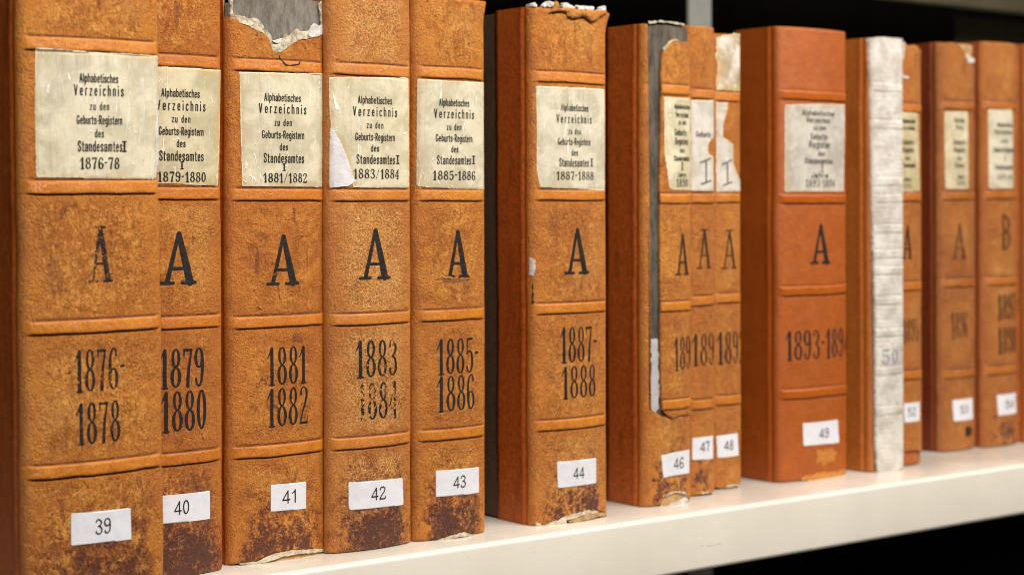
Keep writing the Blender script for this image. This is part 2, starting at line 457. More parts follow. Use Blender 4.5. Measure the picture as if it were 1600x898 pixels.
G = {
    '0': (0.30, [ell(.15, .5, .105, .455, r0=.022, r1=.044)]),
    '1': (0.22, [[(.13, .03, .05), (.13, .93, .046)], [(.13, .96, .03), (.0, .70, .014)], [(.05, .02, .02), (.21, .02, .02)]]),
    '2': (0.29, [smooth_path([(.045, .78, .032), (.06, .90, .024), (.15, .965, .022), (.245, .85, .036), (.22, .62, .036), (.10, .30, .022), (.03, .05, .022)]),
                 [(.03, .045, .034), (.25, .045, .034)], [(.255, .04, .02), (.27, .19, .016)]]),
    '3': (0.29, [smooth_path([(.045, .80, .032), (.065, .91, .022), (.14, .965, .022), (.24, .80, .040), (.21, .62, .032), (.12, .53, .02)]),
                 smooth_path([(.12, .53, .02), (.21, .47, .03), (.255, .27, .042), (.22, .10, .034), (.14, .035, .022), (.06, .09, .024), (.04, .20, .034)])]),
    '4': (0.31, [[(.20, .95, .024), (.02, .30, .020)], [(.02, .275, .022), (.30, .275, .022)], [(.21, .95, .036), (.21, .03, .046)], [(.13, .02, .018), (.29, .02, .018)]]),
    '5': (0.29, [[(.055, .94, .034), (.24, .945, .034)], [(.05, .94, .020), (.045, .53, .018)],
                 smooth_path([(.045, .53, .018), (.13, .61, .022), (.22, .53, .036), (.25, .30, .044), (.21, .10, .034), (.13, .035, .022), (.06, .08, .026), (.04, .18, .034)])]),
    '6': (0.29, [smooth_path([(.245, .80, .034), (.22, .92, .024), (.14, .965, .022), (.065, .82, .034), (.042, .55, .043), (.042, .30, .043)]),
                 ell(.15, .27, .105, .235, r0=.020, r1=.042)]),
    '7': (0.28, [[(.035, .935, .036), (.25, .935, .036)], [(.03, .95, .022), (.028, .79, .018)],
                 smooth_path([(.255, .94, .024), (.20, .66, .030), (.155, .35, .042), (.14, .04, .046)])]),
    '8': (0.29, [ell(.15, .75, .088, .215, r0=.020, r1=.036), ell(.15, .275, .108, .24, r0=.020, r1=.043)]),
    '9': (0.29, [[(.29 - x, 1 - z, r) for x, z, r in smooth_path([(.245, .80, .034), (.22, .92, .024), (.14, .965, .022), (.065, .82, .034), (.042, .55, .043), (.042, .30, .043)])],
                 [(.29 - x, 1 - z, r) for x, z, r in ell(.15, .27, .105, .235, r0=.020, r1=.042)]]),
    '-': (0.15, [[(.03, .55, .034), (.12, .55, .034)]]),
    '/': (0.24, [[(.02, .0, .016), (.22, 1.0, .016)]]),
    'A': (0.56, [[(.275, .95, .030), (.11, .05, .040)], [(.285, .95, .045), (.45, .05, .070)], [(.16, .30, .026), (.39, .30, .026)],
                 [(.02, .025, .027), (.20, .025, .027)], [(.33, .025, .027), (.54, .025, .027)]]),
    'Á': (0.46, [[(.23, .95, .034), (.09, .05, .020)], [(.23, .95, .04), (.37, .05, .048)], [(.13, .33, .018), (.33, .33, .018)],
                 [(.02, .022, .020), (.17, .022, .020)], [(.29, .022, .020), (.44, .022, .020)], [(.14, .965, .022), (.32, .965, .022)]]),
    'I': (0.22, [[(.11, .04, .05), (.11, .96, .05)], [(.02, .03, .026), (.20, .03, .026)], [(.02, .97, .026), (.20, .97, .026)]]),
    'B': (0.40, [[(.09, .03, .05), (.09, .97, .05)], ell(.12, .74, .17, .22, -90, 90, 14, .03, .05), ell(.12, .27, .21, .25, -90, 90, 14, .03, .05)]),
    'i': (0.30, [[(.17, .05, .012), (.17, .90, .014)], [(.03, .82, .012), (.30, 1.0, .012)], [(.05, -.04, .012), (.30, .10, .012)]]),
}


# plain condensed grotesque letters of the printed labels
def sup(cx, cz, rx, rz, a0=0, a1=360, n=20, r=0.060, p=2.7):
    out = []
    for i in range(n + 1):
        a = math.radians(a0 + (a1 - a0) * i / n)
        c_, s_ = math.cos(a), math.sin(a)
        out.append((cx + rx * math.copysign(abs(c_) ** (2 / p), c_), cz + rz * math.copysign(abs(s_) ** (2 / p), s_), r))
    return out


def ln(*p, r=0.060):
    return [(x, z, r) for x, z in p]


def sm(*p, r=0.060):
    return smooth_path([(x, z, r) for x, z in p], 5)


_bowl = sup(.19, .355, .125, .295)
_arch = sup(.19, .50, .125, .155, 180, 0, 12) + ln((.315, .45), (.315, .06))
L = {
    'a': (.38, [sm((.07, .50), (.09, .62), (.19, .655), (.29, .62), (.315, .50), (.315, .30), (.315, .06)), sm((.315, .40), (.16, .38), (.07, .28), (.065, .16), (.13, .06), (.23, .08), (.31, .18))]),
    'b': (.38, [_bowl, ln((.065, .06), (.065, .94))]),
    'c': (.36, [sup(.19, .355, .125, .295, 35, 325)]),
    'd': (.38, [_bowl, ln((.315, .06), (.315, .94))]),
    'e': (.38, [sup(.19, .355, .125, .295, 0, 322), ln((.07, .37), (.315, .37), r=.052)]),
    'g': (.38, [_bowl, ln((.315, .65), (.315, -.05)), sm((.315, -.05), (.29, -.17), (.19, -.21), (.08, -.17))]),
    'h': (.38, [ln((.065, .06), (.065, .94)), _arch]),
    'i': (.15, [ln((.075, .06), (.075, .65)), ln((.075, .89), (.075, .91), r=.07)]),
    'l': (.15, [ln((.075, .06), (.075, .94))]),
    'm': (.60, [ln((.065, .06), (.065, .65)), [(x * .88 + .01, z, r) for x, z, r in _arch], [(x * .88 + .235, z, r) for x, z, r in _arch]]),
    'n': (.38, [ln((.065, .06), (.065, .65)), _arch]),
    'p': (.38, [_bowl, ln((.065, -.22), (.065, .65))]),
    'r': (.25, [ln((.065, .06), (.065, .65)), sm((.065, .45), (.11, .61), (.22, .65))]),
    's': (.36, [sm((.30, .52), (.27, .63), (.18, .655), (.08, .60), (.075, .47), (.18, .37), (.29, .27), (.30, .13), (.19, .055), (.09, .08), (.06, .19))]),
    't': (.27, [ln((.12, .86), (.12, .18)), sm((.12, .18), (.14, .08), (.23, .06)), ln((.03, .65), (.23, .65), r=.052)]),
    'u': (.38, [sup(.19, .21, .125, .155, 180, 360, 12), ln((.065, .21), (.065, .65)), ln((.315, .65), (.315, .06))]),
    'z': (.34, [ln((.06, .645), (.28, .645), r=.052), ln((.28, .64), (.06, .07)), ln((.06, .065), (.29, .065), r=.052)]),
    'A': (.42, [ln((.05, .06), (.20, .94)), ln((.36, .06), (.21, .94)), ln((.11, .31), (.30, .31), r=.052)]),
    'V': (.42, [ln((.05, .94), (.20, .06)), ln((.36, .94), (.21, .06))]),
    'G': (.42, [sup(.21, .5, .145, .44, 28, 345), ln((.355, .42), (.355, .20)), ln((.23, .42), (.355, .42), r=.052)]),
    'R': (.42, [ln((.07, .06), (.07, .94)), sm((.07, .94), (.24, .94), (.345, .84), (.345, .63), (.24, .53), (.07, .53)), ln((.22, .52), (.35, .06))]),
    'S': (.40, [sm((.335, .74), (.31, .88), (.20, .94), (.09, .88), (.07, .72), (.13, .58), (.26, .45), (.335, .32), (.33, .15), (.21, .06), (.09, .12), (.06, .28))]),
    'J': (.34, [ln((.26, .94), (.26, .25)), sm((.26, .25), (.22, .09), (.13, .06), (.06, .13), (.05, .26))]),
    '-': (.24, [ln((.05, .40), (.19, .40), r=.055)]),
    '.': (.15, [ln((.075, .07), (.075, .08))]),
}
# plain light digits of the number stickers
ND = {}
for _d in '02356789':
    ND[_d] = (G[_d][0] * 1.85, [[(x * 1.85, z, .046) for x, z, r in st_] for st_ in G[_d][1]])
ND['1'] = (.40, [ln((.28, .045), (.28, .95), r=.046), sm((.28, .94), (.20, .83), (.08, .74), r=.042)])
ND['4'] = (.56, [ln((.40, .045), (.40, .94), r=.046), ln((.40, .94), (.04, .30), r=.042), ln((.04, .28), (.53, .28), r=.044)])


def glyph_sdf(text, gap=0.075, bold=0.0, xs_per=1.0, font=None):
    """returns stroke lists in glyph units, and the total width"""
    font = font or G
    strokes, x = [], 0.0
    for ch in text:
        if ch == ' ':
            x += 0.22
            continue
        w, st = font[ch] if ch in font else G[ch]
        for s_ in st:
            strokes.append([(p[0] + x, p[1], p[2]) for p in s_])
        x += w + gap
    W = x - gap
    return strokes, W


def strokes_dist(strokes, U, V, sx, sz, bold):
    """distance in metres for a glyph box scaled sx, sz; stroke radii scaled by the mean"""
    best = np.full(U.shape, -1.0)
    rr = math.sqrt(sx * sz)
    for s in strokes:
        for (x0, z0, r0), (x1, z1, r1) in zip(s[:-1], s[1:]):
            ax, az, bx, bz = x0 * sx, z0 * sz, x1 * sx, z1 * sz
            dx, dz = bx - ax, bz - az
            L2 = dx * dx + dz * dz + 1e-14
            tt = np.clip(((U - ax) * dx + (V - az) * dz) / L2, 0, 1)
            d = np.hypot(U - ax - tt * dx, V - az - tt * dz)
            best = np.maximum(best, (r0 + (r1 - r0) * tt) * rr * (1 + bold) - d)
    return best


def poly_dist(poly, X, Z):
    P = np.asarray(poly)
    best = np.full(X.shape, 1e9)
    inside = np.zeros(X.shape, bool)
    n = len(P)
    for i in range(n):
        (ax, az), (bx, bz) = P[i], P[(i + 1) % n]
        dx, dz = bx - ax, bz - az
        L2 = dx * dx + dz * dz + 1e-16
        tt = np.clip(((X - ax) * dx + (Z - az) * dz) / L2, 0, 1)
        best = np.minimum(best, np.hypot(X - ax - tt * dx, Z - az - tt * dz))
        cond = ((az > Z) != (bz > Z))
        xi = ax + (Z - az) * dx / (dz if abs(dz) > 1e-12 else 1e-12)
        inside ^= cond & (X < xi)
    return np.where(inside, best, -best)


def mask_mesh(name, sdf, bounds, cell, surf, off, mat, parent, rim=None, bulge=0.0, bump=None, whole=False):
    x0, x1, z0, z1 = bounds
    nx, nz = max(3, int((x1 - x0) / cell) + 2), max(3, int((z1 - z0) / cell) + 2)
    xs, zs = np.linspace(x0, x1, nx), np.linspace(z0, z1, nz)
    X, Z = np.meshgrid(xs, zs, indexing='ij')
    V = sdf(X, Z)
    V[0, :] = np.minimum(V[0, :], -1e-7); V[-1, :] = np.minimum(V[-1, :], -1e-7)
    V[:, 0] = np.minimum(V[:, 0], -1e-7); V[:, -1] = np.minimum(V[:, -1], -1e-7)
    ins = V > 0
    if not ins.any():
        return None
    idx = -np.ones(V.shape, int)
    idx[ins] = np.arange(ins.sum())
    vx, vz, vd = list(X[ins]), list(Z[ins]), list(V[ins])
    faces = []
    a = ins[:-1, :-1].astype(int) + ins[1:, :-1] + ins[1:, 1:] + ins[:-1, 1:]
    for i, j in np.argwhere(a == 4):
        faces.append((idx[i, j], idx[i + 1, j], idx[i + 1, j + 1], idx[i, j + 1]))
    cross = {}
    for i, j in np.argwhere((a > 0) & (a < 4)):
        cs = [(i, j), (i + 1, j), (i + 1, j + 1), (i, j + 1)]
        poly = []
        for k in range(4):
            p, q = cs[k], cs[(k + 1) % 4]
            if ins[p]:
                poly.append(idx[p])
            if ins[p] != ins[q]:
                key = (min(p, q), max(p, q))
                if key not in cross:
                    u = V[p] / (V[p] - V[q])
                    cross[key] = len(vx)
                    vx.append(X[p] + u * (X[q] - X[p])); vz.append(Z[p] + u * (Z[q] - Z[p])); vd.append(0.0)
                poly.append(cross[key])
        if len(poly) >= 3:
            faces.append(tuple(poly))
    if whole:
        par = list(range(len(vx)))

        def find(q):
            while par[q] != q:
                par[q] = par[par[q]]
                q = par[q]
            return q
        for f in faces:
            r0 = find(f[0])
            for q in f[1:]:
                par[find(q)] = r0
        cnts = {}
        for f in faces:
            r0 = find(f[0])
            cnts[r0] = cnts.get(r0, 0) + 1
        main = max(cnts, key=cnts.get)
        faces = [f for f in faces if find(f[0]) == main]
        keep = sorted({q for f in faces for q in f})
        mp = {q: i_ for i_, q in enumerate(keep)}
        faces = [tuple(mp[q] for q in f) for f in faces]
        vx, vz, vd = [vx[q] for q in keep], [vz[q] for q in keep], [vd[q] for q in keep]
    vx, vz, vd = np.array(vx), np.array(vz), np.array(vd)
    o = off + bulge * (1 - np.exp(-vd / 0.0012))
    if bump is not None:
        o = o + bump(vx, vz)
    vy = surf(vx, vz) - o
    verts = list(zip(vx, vy, vz))
    att = list(vd)
    if rim is not None:
        cnt = {}
        for f in faces:
            for k in range(len(f)):
                e = (f[k], f[(k + 1) % len(f)])
                cnt[e] = 1
        back = {}
        sv = surf(vx, vz)
        for e in list(cnt):
            if (e[1], e[0]) not in cnt:
                for q in e:
                    if q not in back:
                        back[q] = len(verts)
                        verts.append((vx[q], sv[q] - rim, vz[q])); att.append(0.0)
                faces.append((e[1], e[0], back[e[0]], back[e[1]]))
    return link_mesh(name, verts, faces, mat, parent, True, att)


# ------------------------------------------------------------------ the book
R_C = 0.0056      # shoulder radius


class Book:
    def __init__(self, num, left, right, bottom, top, bands, label, mat_kw=None, lean=0.0, sag=None, depth=0.27,
                 wrap=0.045, bandh=0.0046, bandup=0.0012, seed=None, yref=480, name="register_book", ztop=None, zbot=None,
                 cloth=True, group="old leather registers in a row on the shelf", flare=(0, 0), foot=0.0):
        self.num = num
        self.seed = seed if seed is not None else num
        bc = on_shelf((left + right) / 2, bottom)
        w0 = on_plane_y(right, yref, bc[1] + 0.003)[0] - on_plane_y(left, yref, bc[1] + 0.003)[0]
        self.sag = sag if sag is not None else min(0.0070, 0.065 * w0 + 0.0016)
        self.Y = bc[1] + self.sag
        xl, xr = on_plane_y(left, yref, self.Y + 0.0015)[0], on_plane_y(right, yref, self.Y + 0.0015)[0]
        self.w = xr - xl
        self.X = (xl + xr) / 2
        self.lean = lean
        self.root = empty(name, (self.X, self.Y, 0.0003 + abs(math.sin(lean)) * self.w / 2), label, "book", group)
        self.root.rotation_euler = (0, lean, 0)
        self.mw = np.array(Matrix.Translation(self.root.location) @ Matrix.Rotation(lean, 4, 'Y'))
        self.inv = np.linalg.inv(self.mw)
        self.bands = []
        self.bandup, self.foot = bandup, foot
        self.depth, self.wrap, self.flare = depth, wrap, flare
        self.zt = 1.0
        cx = (left + right) / 2
        self.cx = cx
        self.zt = self.loc(cx, top)[1]
        self.bands = [(self.loc(cx, q)[1], bandh) for q in bands]
        self.ztop_px, self.zbot_px = ztop, zbot
        kw = dict(mat_kw or {})
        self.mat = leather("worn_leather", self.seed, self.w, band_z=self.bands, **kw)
        self.s = (bottom - YV) / 599.0
        self.label_obj = None

    # front surface
    def smooth_surf(self, x, z):
        x = np.asarray(x, float)
        h = self.w / 2
        tt = np.clip(np.abs(x) / h, 0, 1)
        y = -self.sag * (1 - tt ** 2)
        q = np.clip((np.abs(x) - (h - R_C)) / R_C, 0, 1)
        return y + R_C * (1 - np.sqrt(np.maximum(0, 1 - q * q)))

    def surf(self, x, z):
        x, z = np.asarray(x, float), np.asarray(z, float)
        y = self.smooth_surf(x, z)
        h = self.w / 2
        win = sstep(0.001, 0.0075, h - np.abs(x))
        for bz, bh in self.bands:
            zz = z + 0.0007 * fbm(x * 60, z * 0 + bz * 50, self.seed + 3, 2)
            d = np.abs(zz - bz)
            dome = np.where(d < bh, np.sqrt(np.maximum(0, 1 - (d / bh) ** 5.0)), 0)
            gro = np.exp(-((d - bh - 0.0003) / 0.0006) ** 2)
            y = y - win * (self.bandup * dome - 0.0006 * gro)
        y = y - 0.00035 * fbm(x * 35, z * 35, self.seed + 11, 3) - 0.00015 * fbm(x * 160, z * 160, self.seed + 21, 2)
        return y

    def loc(self, px, py):
        d = ray(px, py)
        o4 = self.inv @ np.append(CAM, 1.0)
        d3 = self.inv[:3, :3] @ d
        y = -self.sag
        for _ in range(4):
            tt = (y - o4[1]) / d3[1]
            x, z = o4[0] + tt * d3[0], o4[2] + tt * d3[2]
            y = float(self.smooth_surf(np.clip(x, -self.w / 2 * 0.97, self.w / 2 * 0.97), z))
        return x, z

    def poly(self, pts):
        return [self.loc(*p) for p in pts]

    def edge_fn(self, pts, default):
        if pts is None:
            return lambda x: np.full(np.shape(x), default)
        q = sorted(self.loc(*p) for p in pts)
        qx, qz = [p[0] for p in q], [p[1] for p in q]
        return lambda x: np.interp(x, qx, qz)

    # leather spine wrapping onto the boards
    def spine(self, step=0.0013, lining=None, rag=0.0006, botrag=0.0005):
        h = self.w / 2
        fx = list(np.linspace(-h + R_C, h - R_C, max(10, int(self.w / step))))
        ang = np.linspace(0, math.pi / 2, 8)[1:]
        right = [h - R_C + R_C * math.sin(a) for a in ang]
        front = [-q for q in reversed(right)] + fx + right
        side_y = [R_C + 0.0012 * k for k in range(1, 9)] + list(np.linspace(R_C + 0.012, self.wrap, 8))
        colx, coly = [], []
        for yy in reversed(side_y):
            dip = -0.0014 * math.exp(-((yy - R_C - 0.0032) / 0.0015) ** 2) + 0.0005 * math.exp(-((yy - R_C - 0.0075) / 0.002) ** 2)
            colx.append(-(h + dip)); coly.append(yy)
        nf0 = len(colx)
        colx += front; coly += [None] * len(front)
        for yy in side_y:
            dip = -0.0014 * math.exp(-((yy - R_C - 0.0032) / 0.0015) ** 2) + 0.0005 * math.exp(-((yy - R_C - 0.0075) / 0.002) ** 2)
            colx.append(h + dip); coly.append(yy)
        colx = np.array(colx)
        zt, zb = self.zt, 0.0
        rows = set(np.round(np.arange(0, zt, 0.0028), 5)) | {round(zt, 5)}
        for bz, bh in self.bands:
            rows |= set(np.round(np.arange(bz - bh - 0.002, bz + bh + 0.002, 0.00055), 5))
        rows |= set(np.round(np.arange(0, 0.006, 0.0007), 5)) | set(np.round(np.arange(zt - 0.006, zt, 0.0007), 5))
        rows = np.array(sorted(q for q in rows if -1e-6 <= q <= zt + 1e-6))
        s_arc = np.cumsum(np.r_[0, np.hypot(np.diff(colx), np.diff([c if c is not None else 0 for c in coly]))])
        ztf = self.edge_fn(self.ztop_px, zt)(np.clip(colx, -h, h)) + rag * fbm(s_arc * 240, s_arc * 0, self.seed + 5, 4) * 1.6
        sides = np.array([c is not None for c in coly])
        ztf = np.where(sides, zt, ztf)
        zbf = self.edge_fn(self.zbot_px, self.foot)(np.clip(colx, -h, h)) + botrag * np.abs(fbm(s_arc * 200, s_arc * 0 + 4, self.seed + 6, 4)) * 2
        if self.ztop_px is None:
            ztf = np.minimum(ztf, zt + 0.002)
        N, K = len(colx), len(rows)
        Z = np.clip(rows[None, :], zbf[:, None], ztf[:, None])
        X = np.repeat(colx[:, None], K, 1)
        Yv = np.zeros((N, K))
        for i in range(N):
            if coly[i] is None:
                Yv[i] = self.surf(np.full(K, colx[i]), Z[i])
            else:
                Yv[i] = coly[i]
                X[i] += np.sign(colx[i]) * (0.0003 + 0.0003 * fbm(np.full(K, coly[i] * 60), Z[i] * 60, self.seed + 8, 3))
        # foot and head turn in
        isf = np.array([c is None for c in coly])[:, None]
        Yv += isf * 0.0016 * (np.clip(1 - (Z - 0.0) / 0.003, 0, 1) ** 2 + np.clip(1 - (zt - Z) / 0.003, 0, 1) ** 2)
        X += np.sign(X) * 0.0009 * fbm(Z * 16, Z * 0 + np.sign(X) * 3.3, self.seed + 71, 3) * np.clip(np.abs(X) / h, 0, 1) ** 6
        fl, fr = self.flare
        up = np.clip((Z - (zt - 0.022)) / 0.022, 0, 1) ** 2
        X += up * np.where(X > 0, fr * np.clip(X / h, 0, 1) ** 2, -fl * np.clip(-X / h, 0, 1) ** 2)
        verts = np.stack([X, Yv, Z], -1).reshape(-1, 3)
        faces = []
        for i in range(N - 1):
            for k in range(K - 1):
                if Z[i, k + 1] - Z[i, k] < 1e-7 and Z[i + 1, k + 1] - Z[i + 1, k] < 1e-7:
                    continue
                a = i * K + k
                faces.append((a, a + K, a + K + 1, a + 1))
        used = np.zeros(len(verts), bool)
        for f in faces:
            used[list(f)] = True
        remap = np.cumsum(used) - 1
        o = link_mesh("leather_spine", verts[used], [tuple(remap[list(f)]) for f in faces], self.mat, self.root)
        md = o.modifiers.new("thickness", 'SOLIDIFY')
        md.thickness = 0.0009
        md.offset = -1
        self.spine_obj = o
        if lining is not None:
            n = 26
            lx = np.linspace(-h + 0.002, h - 0.002, n)
            lz = np.linspace(0.0012, zt - 0.0006, 120)
            vs, fs = [], []
            for i in range(n):
                yy = self.smooth_surf(np.full(120, lx[i]), lz) + 0.0020 - 0.0004 * fbm(lx[i] * 60 + lz * 0, lz * 60, self.seed + 31, 3)
                vs += [(lx[i], yy[k], lz[k]) for k in range(120)]
            for i in range(n - 1):
                for k in range(119):
                    a = i * 120 + k
                    fs.append((a, a + 120, a + 121, a + 1))
            self.lining = link_mesh("spine_lining", vs, fs, lining, self.root)
        return o

    def body(self):
        h, d, zt = self.w / 2, self.depth, self.zt - 0.002
        mats = M['cloth']
        for sgn in (-1, 1):
            bm = bmesh.new()
            t0 = min(0.0032, self.w * 0.1)
            xo = sgn * (h - 0.0008)
            xi = sgn * (h - 0.0008 - t0)
            y0, y1 = R_C + 0.0045, d
            vs = [bm.verts.new(p) for p in ((xo, y0, .0008), (xo, y1, .0008), (xo, y1, zt), (xo, y0, zt), (xi, y0, .0008), (xi, y1, .0008), (xi, y1, zt), (xi, y0, zt))]
            for f in ((0, 1, 2, 3), (7, 6, 5, 4), (0, 4, 5, 1), (1, 5, 6, 2), (2, 6, 7, 3), (3, 7, 4, 0)):
                bm.faces.new([vs[q] for q in f])
            bmesh.ops.recalc_face_normals(bm, faces=bm.faces)
            bmesh.ops.bevel(bm, geom=list(bm.edges), offset=0.0007, segments=2, affect='EDGES')
            me = bpy.data.meshes.new("cover_board")
            bm.to_mesh(me); bm.free()
            me.materials.append(mats)
            o = bpy.data.objects.new("cover_board", me)
            col.objects.link(o)
            o.parent = self.root
        # text block with a rounded back
        hx = h - 0.0045
        zb, ztp = 0.004, self.zt - 0.006
        n = 14
        vs, fs = [], []
        xs = np.linspace(-hx, hx, n)
        ring = [(x, 0.0062 + 0.0 * x) for x in xs] + [(x, d - 0.006) for x in xs[::-1]]
        for (x, y) in ring:
            vs.append((x, y, zb)); vs.append((x, y, ztp))
        k = len(ring)
        for i in range(k):
            j = (i + 1) % k
            fs.append((2 * i, 2 * j, 2 * j + 1, 2 * i + 1))
        fs.append(tuple(2 * i + 1 for i in range(k)))
        fs.append(tuple(2 * i for i in reversed(range(k))))
        link_mesh("page_block", vs, fs, M['page'], self.root, False)

    # paper and leather pieces following the spine
    def patch(self, name, pts, mat, off=0.0003, rim=0.0, rough=0.0004, cell=0.0009, bulge=0.0, parent=None, fr=350, surf=None, bump=None):
        P = self.poly(pts)
        xs, zs = [p[0] for p in P], [p[1] for p in P]
        m = 0.002
        sd = self.seed + len(pts)

        def sdf(X, Z):
            return poly_dist(P, X, Z) + rough * fbm(X * fr, Z * fr, sd, 4)
        h = self.w / 2 - 0.0002
        return mask_mesh(name, sdf, (max(min(xs) - m, -h), min(max(xs) + m, h), min(zs) - m, max(zs) + m), cell, surf or self.surf,
                         off, mat, parent or self.root, rim, bulge, bump, True)

    def strip(self, name, pts, width_px, mat, off=0.0005, rough=0.0007, **kw):
        """a ragged strip along a polyline in the photo"""
        up = [(x, y - width_px * (0.5 + 0.5 * random.Random(i + self.seed).random())) for i, (x, y) in enumerate(pts)]
        dn = [(x, y + width_px * (0.3 + 0.5 * random.Random(i * 7 + self.seed).random())) for i, (x, y) in enumerate(pts)]
        return self.patch(name, up + dn[::-1], mat, off, rough=rough, **kw)

    def title(self, pts, seed_mat, rough=0.0004, cell=0.001):
        self.label_obj = self.patch("title_label", pts, seed_mat, 0.00028, 0.0, rough, cell, bump=lambda x, z: 0.00012 * fbm(x * 300, z * 18, self.seed + 41, 2))
        return self.label_obj

    def letters(self, lines, mat, parent, off=0.00055, name="printed_lettering", font=None, bold=0.0, cell=0.0002):
        font = font or L
        """lines: (text, centre px x, centre px y, width px, cap px, bold, spacing); one mesh"""
        return self.stamp(name, [(t_, cx_ - w_ / 2, cy_ - c_ / 2, cx_ + w_ / 2, cy_ + c_ / 2, font, max(0.0, 0.075 + (g_ - 1.0) * 0.62)) for (t_, cx_, cy_, w_, c_, b_, g_) in lines],
                          mat, parent, off, cell, bold, 0.00006)

    def stamp(self, name, items, mat, parent=None, off=0.00016, cell=0.00028, bold=0.0, wob=0.00018, slant=0.0):
        """items: (text, x0px, y_top, x1px, y_bottom)"""
        vs_all = None
        P = parent or self.root
        hw = self.w / 2 - 0.0002
        bx = [1e9, -1e9, 1e9, -1e9]
        specs = []
        for it in items:
            s, px0, pt, px1, pb = it[:5]
            cxp, cyp = (px0 + px1) / 2, (pt + pb) / 2
            x0, x1 = self.loc(px0, cyp)[0], self.loc(px1, cyp)[0]
            z1, z0 = self.loc(cxp, pt)[1], self.loc(cxp, pb)[1]
            st, W = glyph_sdf(s, *([it[6]] if len(it) > 6 else []), font=it[5] if len(it) > 5 else None)
            specs.append((st, x0, z0, (x1 - x0) / W, z1 - z0))
            bx = [min(bx[0], x0), max(bx[1], x1), min(bx[2], z0), max(bx[3], z1)]

        def sdf(X, Z):
            best = np.full(X.shape, -1.0)
            xs, zs = X[:, 0], Z[0, :]
            for st, x0, z0, sx, sz in specs:
                wmax = max(p[0] for q in st for p in q) * sx
                i0, i1 = np.searchsorted(xs, [x0 - 0.003, x0 + wmax + 0.003])
                k0, k1 = np.searchsorted(zs, [z0 - 0.3 * sz, z0 + 1.1 * sz])
                if i1 > i0 and k1 > k0:
                    Xs, Zs = X[i0:i1, k0:k1], Z[i0:i1, k0:k1]
                    best[i0:i1, k0:k1] = np.maximum(best[i0:i1, k0:k1], strokes_dist(st, Xs - x0 - slant * (Zs - z0), Zs - z0, sx, sz, bold))
            return best + wob * fbm(X * 900, Z * 900, self.seed + 51, 3)
        m = 0.003
        return mask_mesh(name, sdf, (max(bx[0] - m, -hw), min(bx[1] + m, hw), bx[2] - m, bx[3] + m), cell, self.surf, off, mat, P)

    def sticker(self, pts, text, c, cap, wpx):
        o = self.patch("number_sticker", pts, M['sticker'], 0.00028, 0.0, 0.00006, 0.0012,
                       bump=lambda x, z: 0.0001 * fbm(x * 150, z * 40, self.seed + 61, 2))
        self.letters([(text, c[0], c[1], wpx, cap, 0.0, 1.0)], M['laser'], o, 0.00055, "printed_number", ND)
        return o


def title_lines(b, cx, ys, ws, year, yw, one, one_cap=14, year_cy=None, extra_I=None):
    """the five printed lines and the year of the German title label"""
    s = b.s
    B = 0.022
    words = ["Alphabetisches", "Verzeichnis", "zu  den", "Geburts-Registern", "des", "Standesamtes"]
    caps = [13.5, 16.5, 12, 13.5, 12.5, 16.5]
    spc = [1.0, 1.32, 1.15, 1.0, 1.05, 1.06]
    return [(w, cx + dx, y, ww, cp * s, B, sp) for w, (y, dx), ww, cp, sp in zip(words, ys, ws, caps, spc)]


random.seed(3)
books = {}

# ------------------------------------------------------------------ bookcase and setting
def shelf_mesh(name, z, mat, parent, lip=0.0515, y1=0.37, xa=-0.9, xb=4.2):
    prof = []
    r = 0.0042
    prof += [(y1, 0.0), (r + 0.02, 0.0)]
    for k in range(9):
        a = math.pi / 2 * k / 8
        prof.append((r - r * math.sin(a), -r + r * math.cos(a)))
    for k in range(9):
        a = math.pi / 2 * k / 8
        prof.append((r - r * math.cos(a), -lip + r - r * math.sin(a)))
    prof += [(0.020, -lip), (0.020, -lip + 0.0015), (r, -lip + 0.0015), (0.0015, -lip + r), (0.0015, -r), (r + 0.002, -0.0016), (y1, -0.0016)]
    xs = np.linspace(xa, xb, 60)
    vs, fs = [], []
    n = len(prof)
    for x in xs:
        vs += [(x, p[0], z + p[1]) for p in prof]
    for i in range(len(xs) - 1):
        for k in range(n):
            j = (k + 1) % n
            fs.append((i * n + k, i * n + j, (i + 1) * n + j, (i + 1) * n + k))
    o = link_mesh(name, vs, fs, mat, parent)
    return o


case = empty("steel_bookcase", (1.0, 0.2, 0.0), "cream painted steel bookcase whose bright rounded shelf lip runs under the row of books", "bookcase")
case.location = (0, 0, 0)
Z_RAIL = on_plane_y(1600, 21, 0.40)[2]
shelf_mesh("shelf", 0.0, M['cream_paint'], case)
shelf_mesh("shelf", 0.85, M['cream_paint'], case)
shelf_mesh("shelf", -0.50, M['cream_paint'], case)


def box(name, x0, x1, y0, y1, z0, z1, mat, parent=None, bev=0.002):
    bm = bmesh.new()
    bmesh.ops.create_cube(bm, size=1.0)
    for v_ in bm.verts:
        v_.co = ((x0 + x1) / 2 + v_.co.x * (x1 - x0), (y0 + y1) / 2 + v_.co.y * (y1 - y0), (z0 + z1) / 2 + v_.co.z * (z1 - z0))
    bmesh.ops.bevel(bm, geom=list(bm.edges), offset=bev, segments=2, affect='EDGES')
    me = bpy.data.meshes.new(name)
    bm.to_mesh(me); bm.free()
    me.materials.append(mat)
    o = bpy.data.objects.new(name, me)
    col.objects.link(o)
    if parent:
        o.parent = parent
    return o


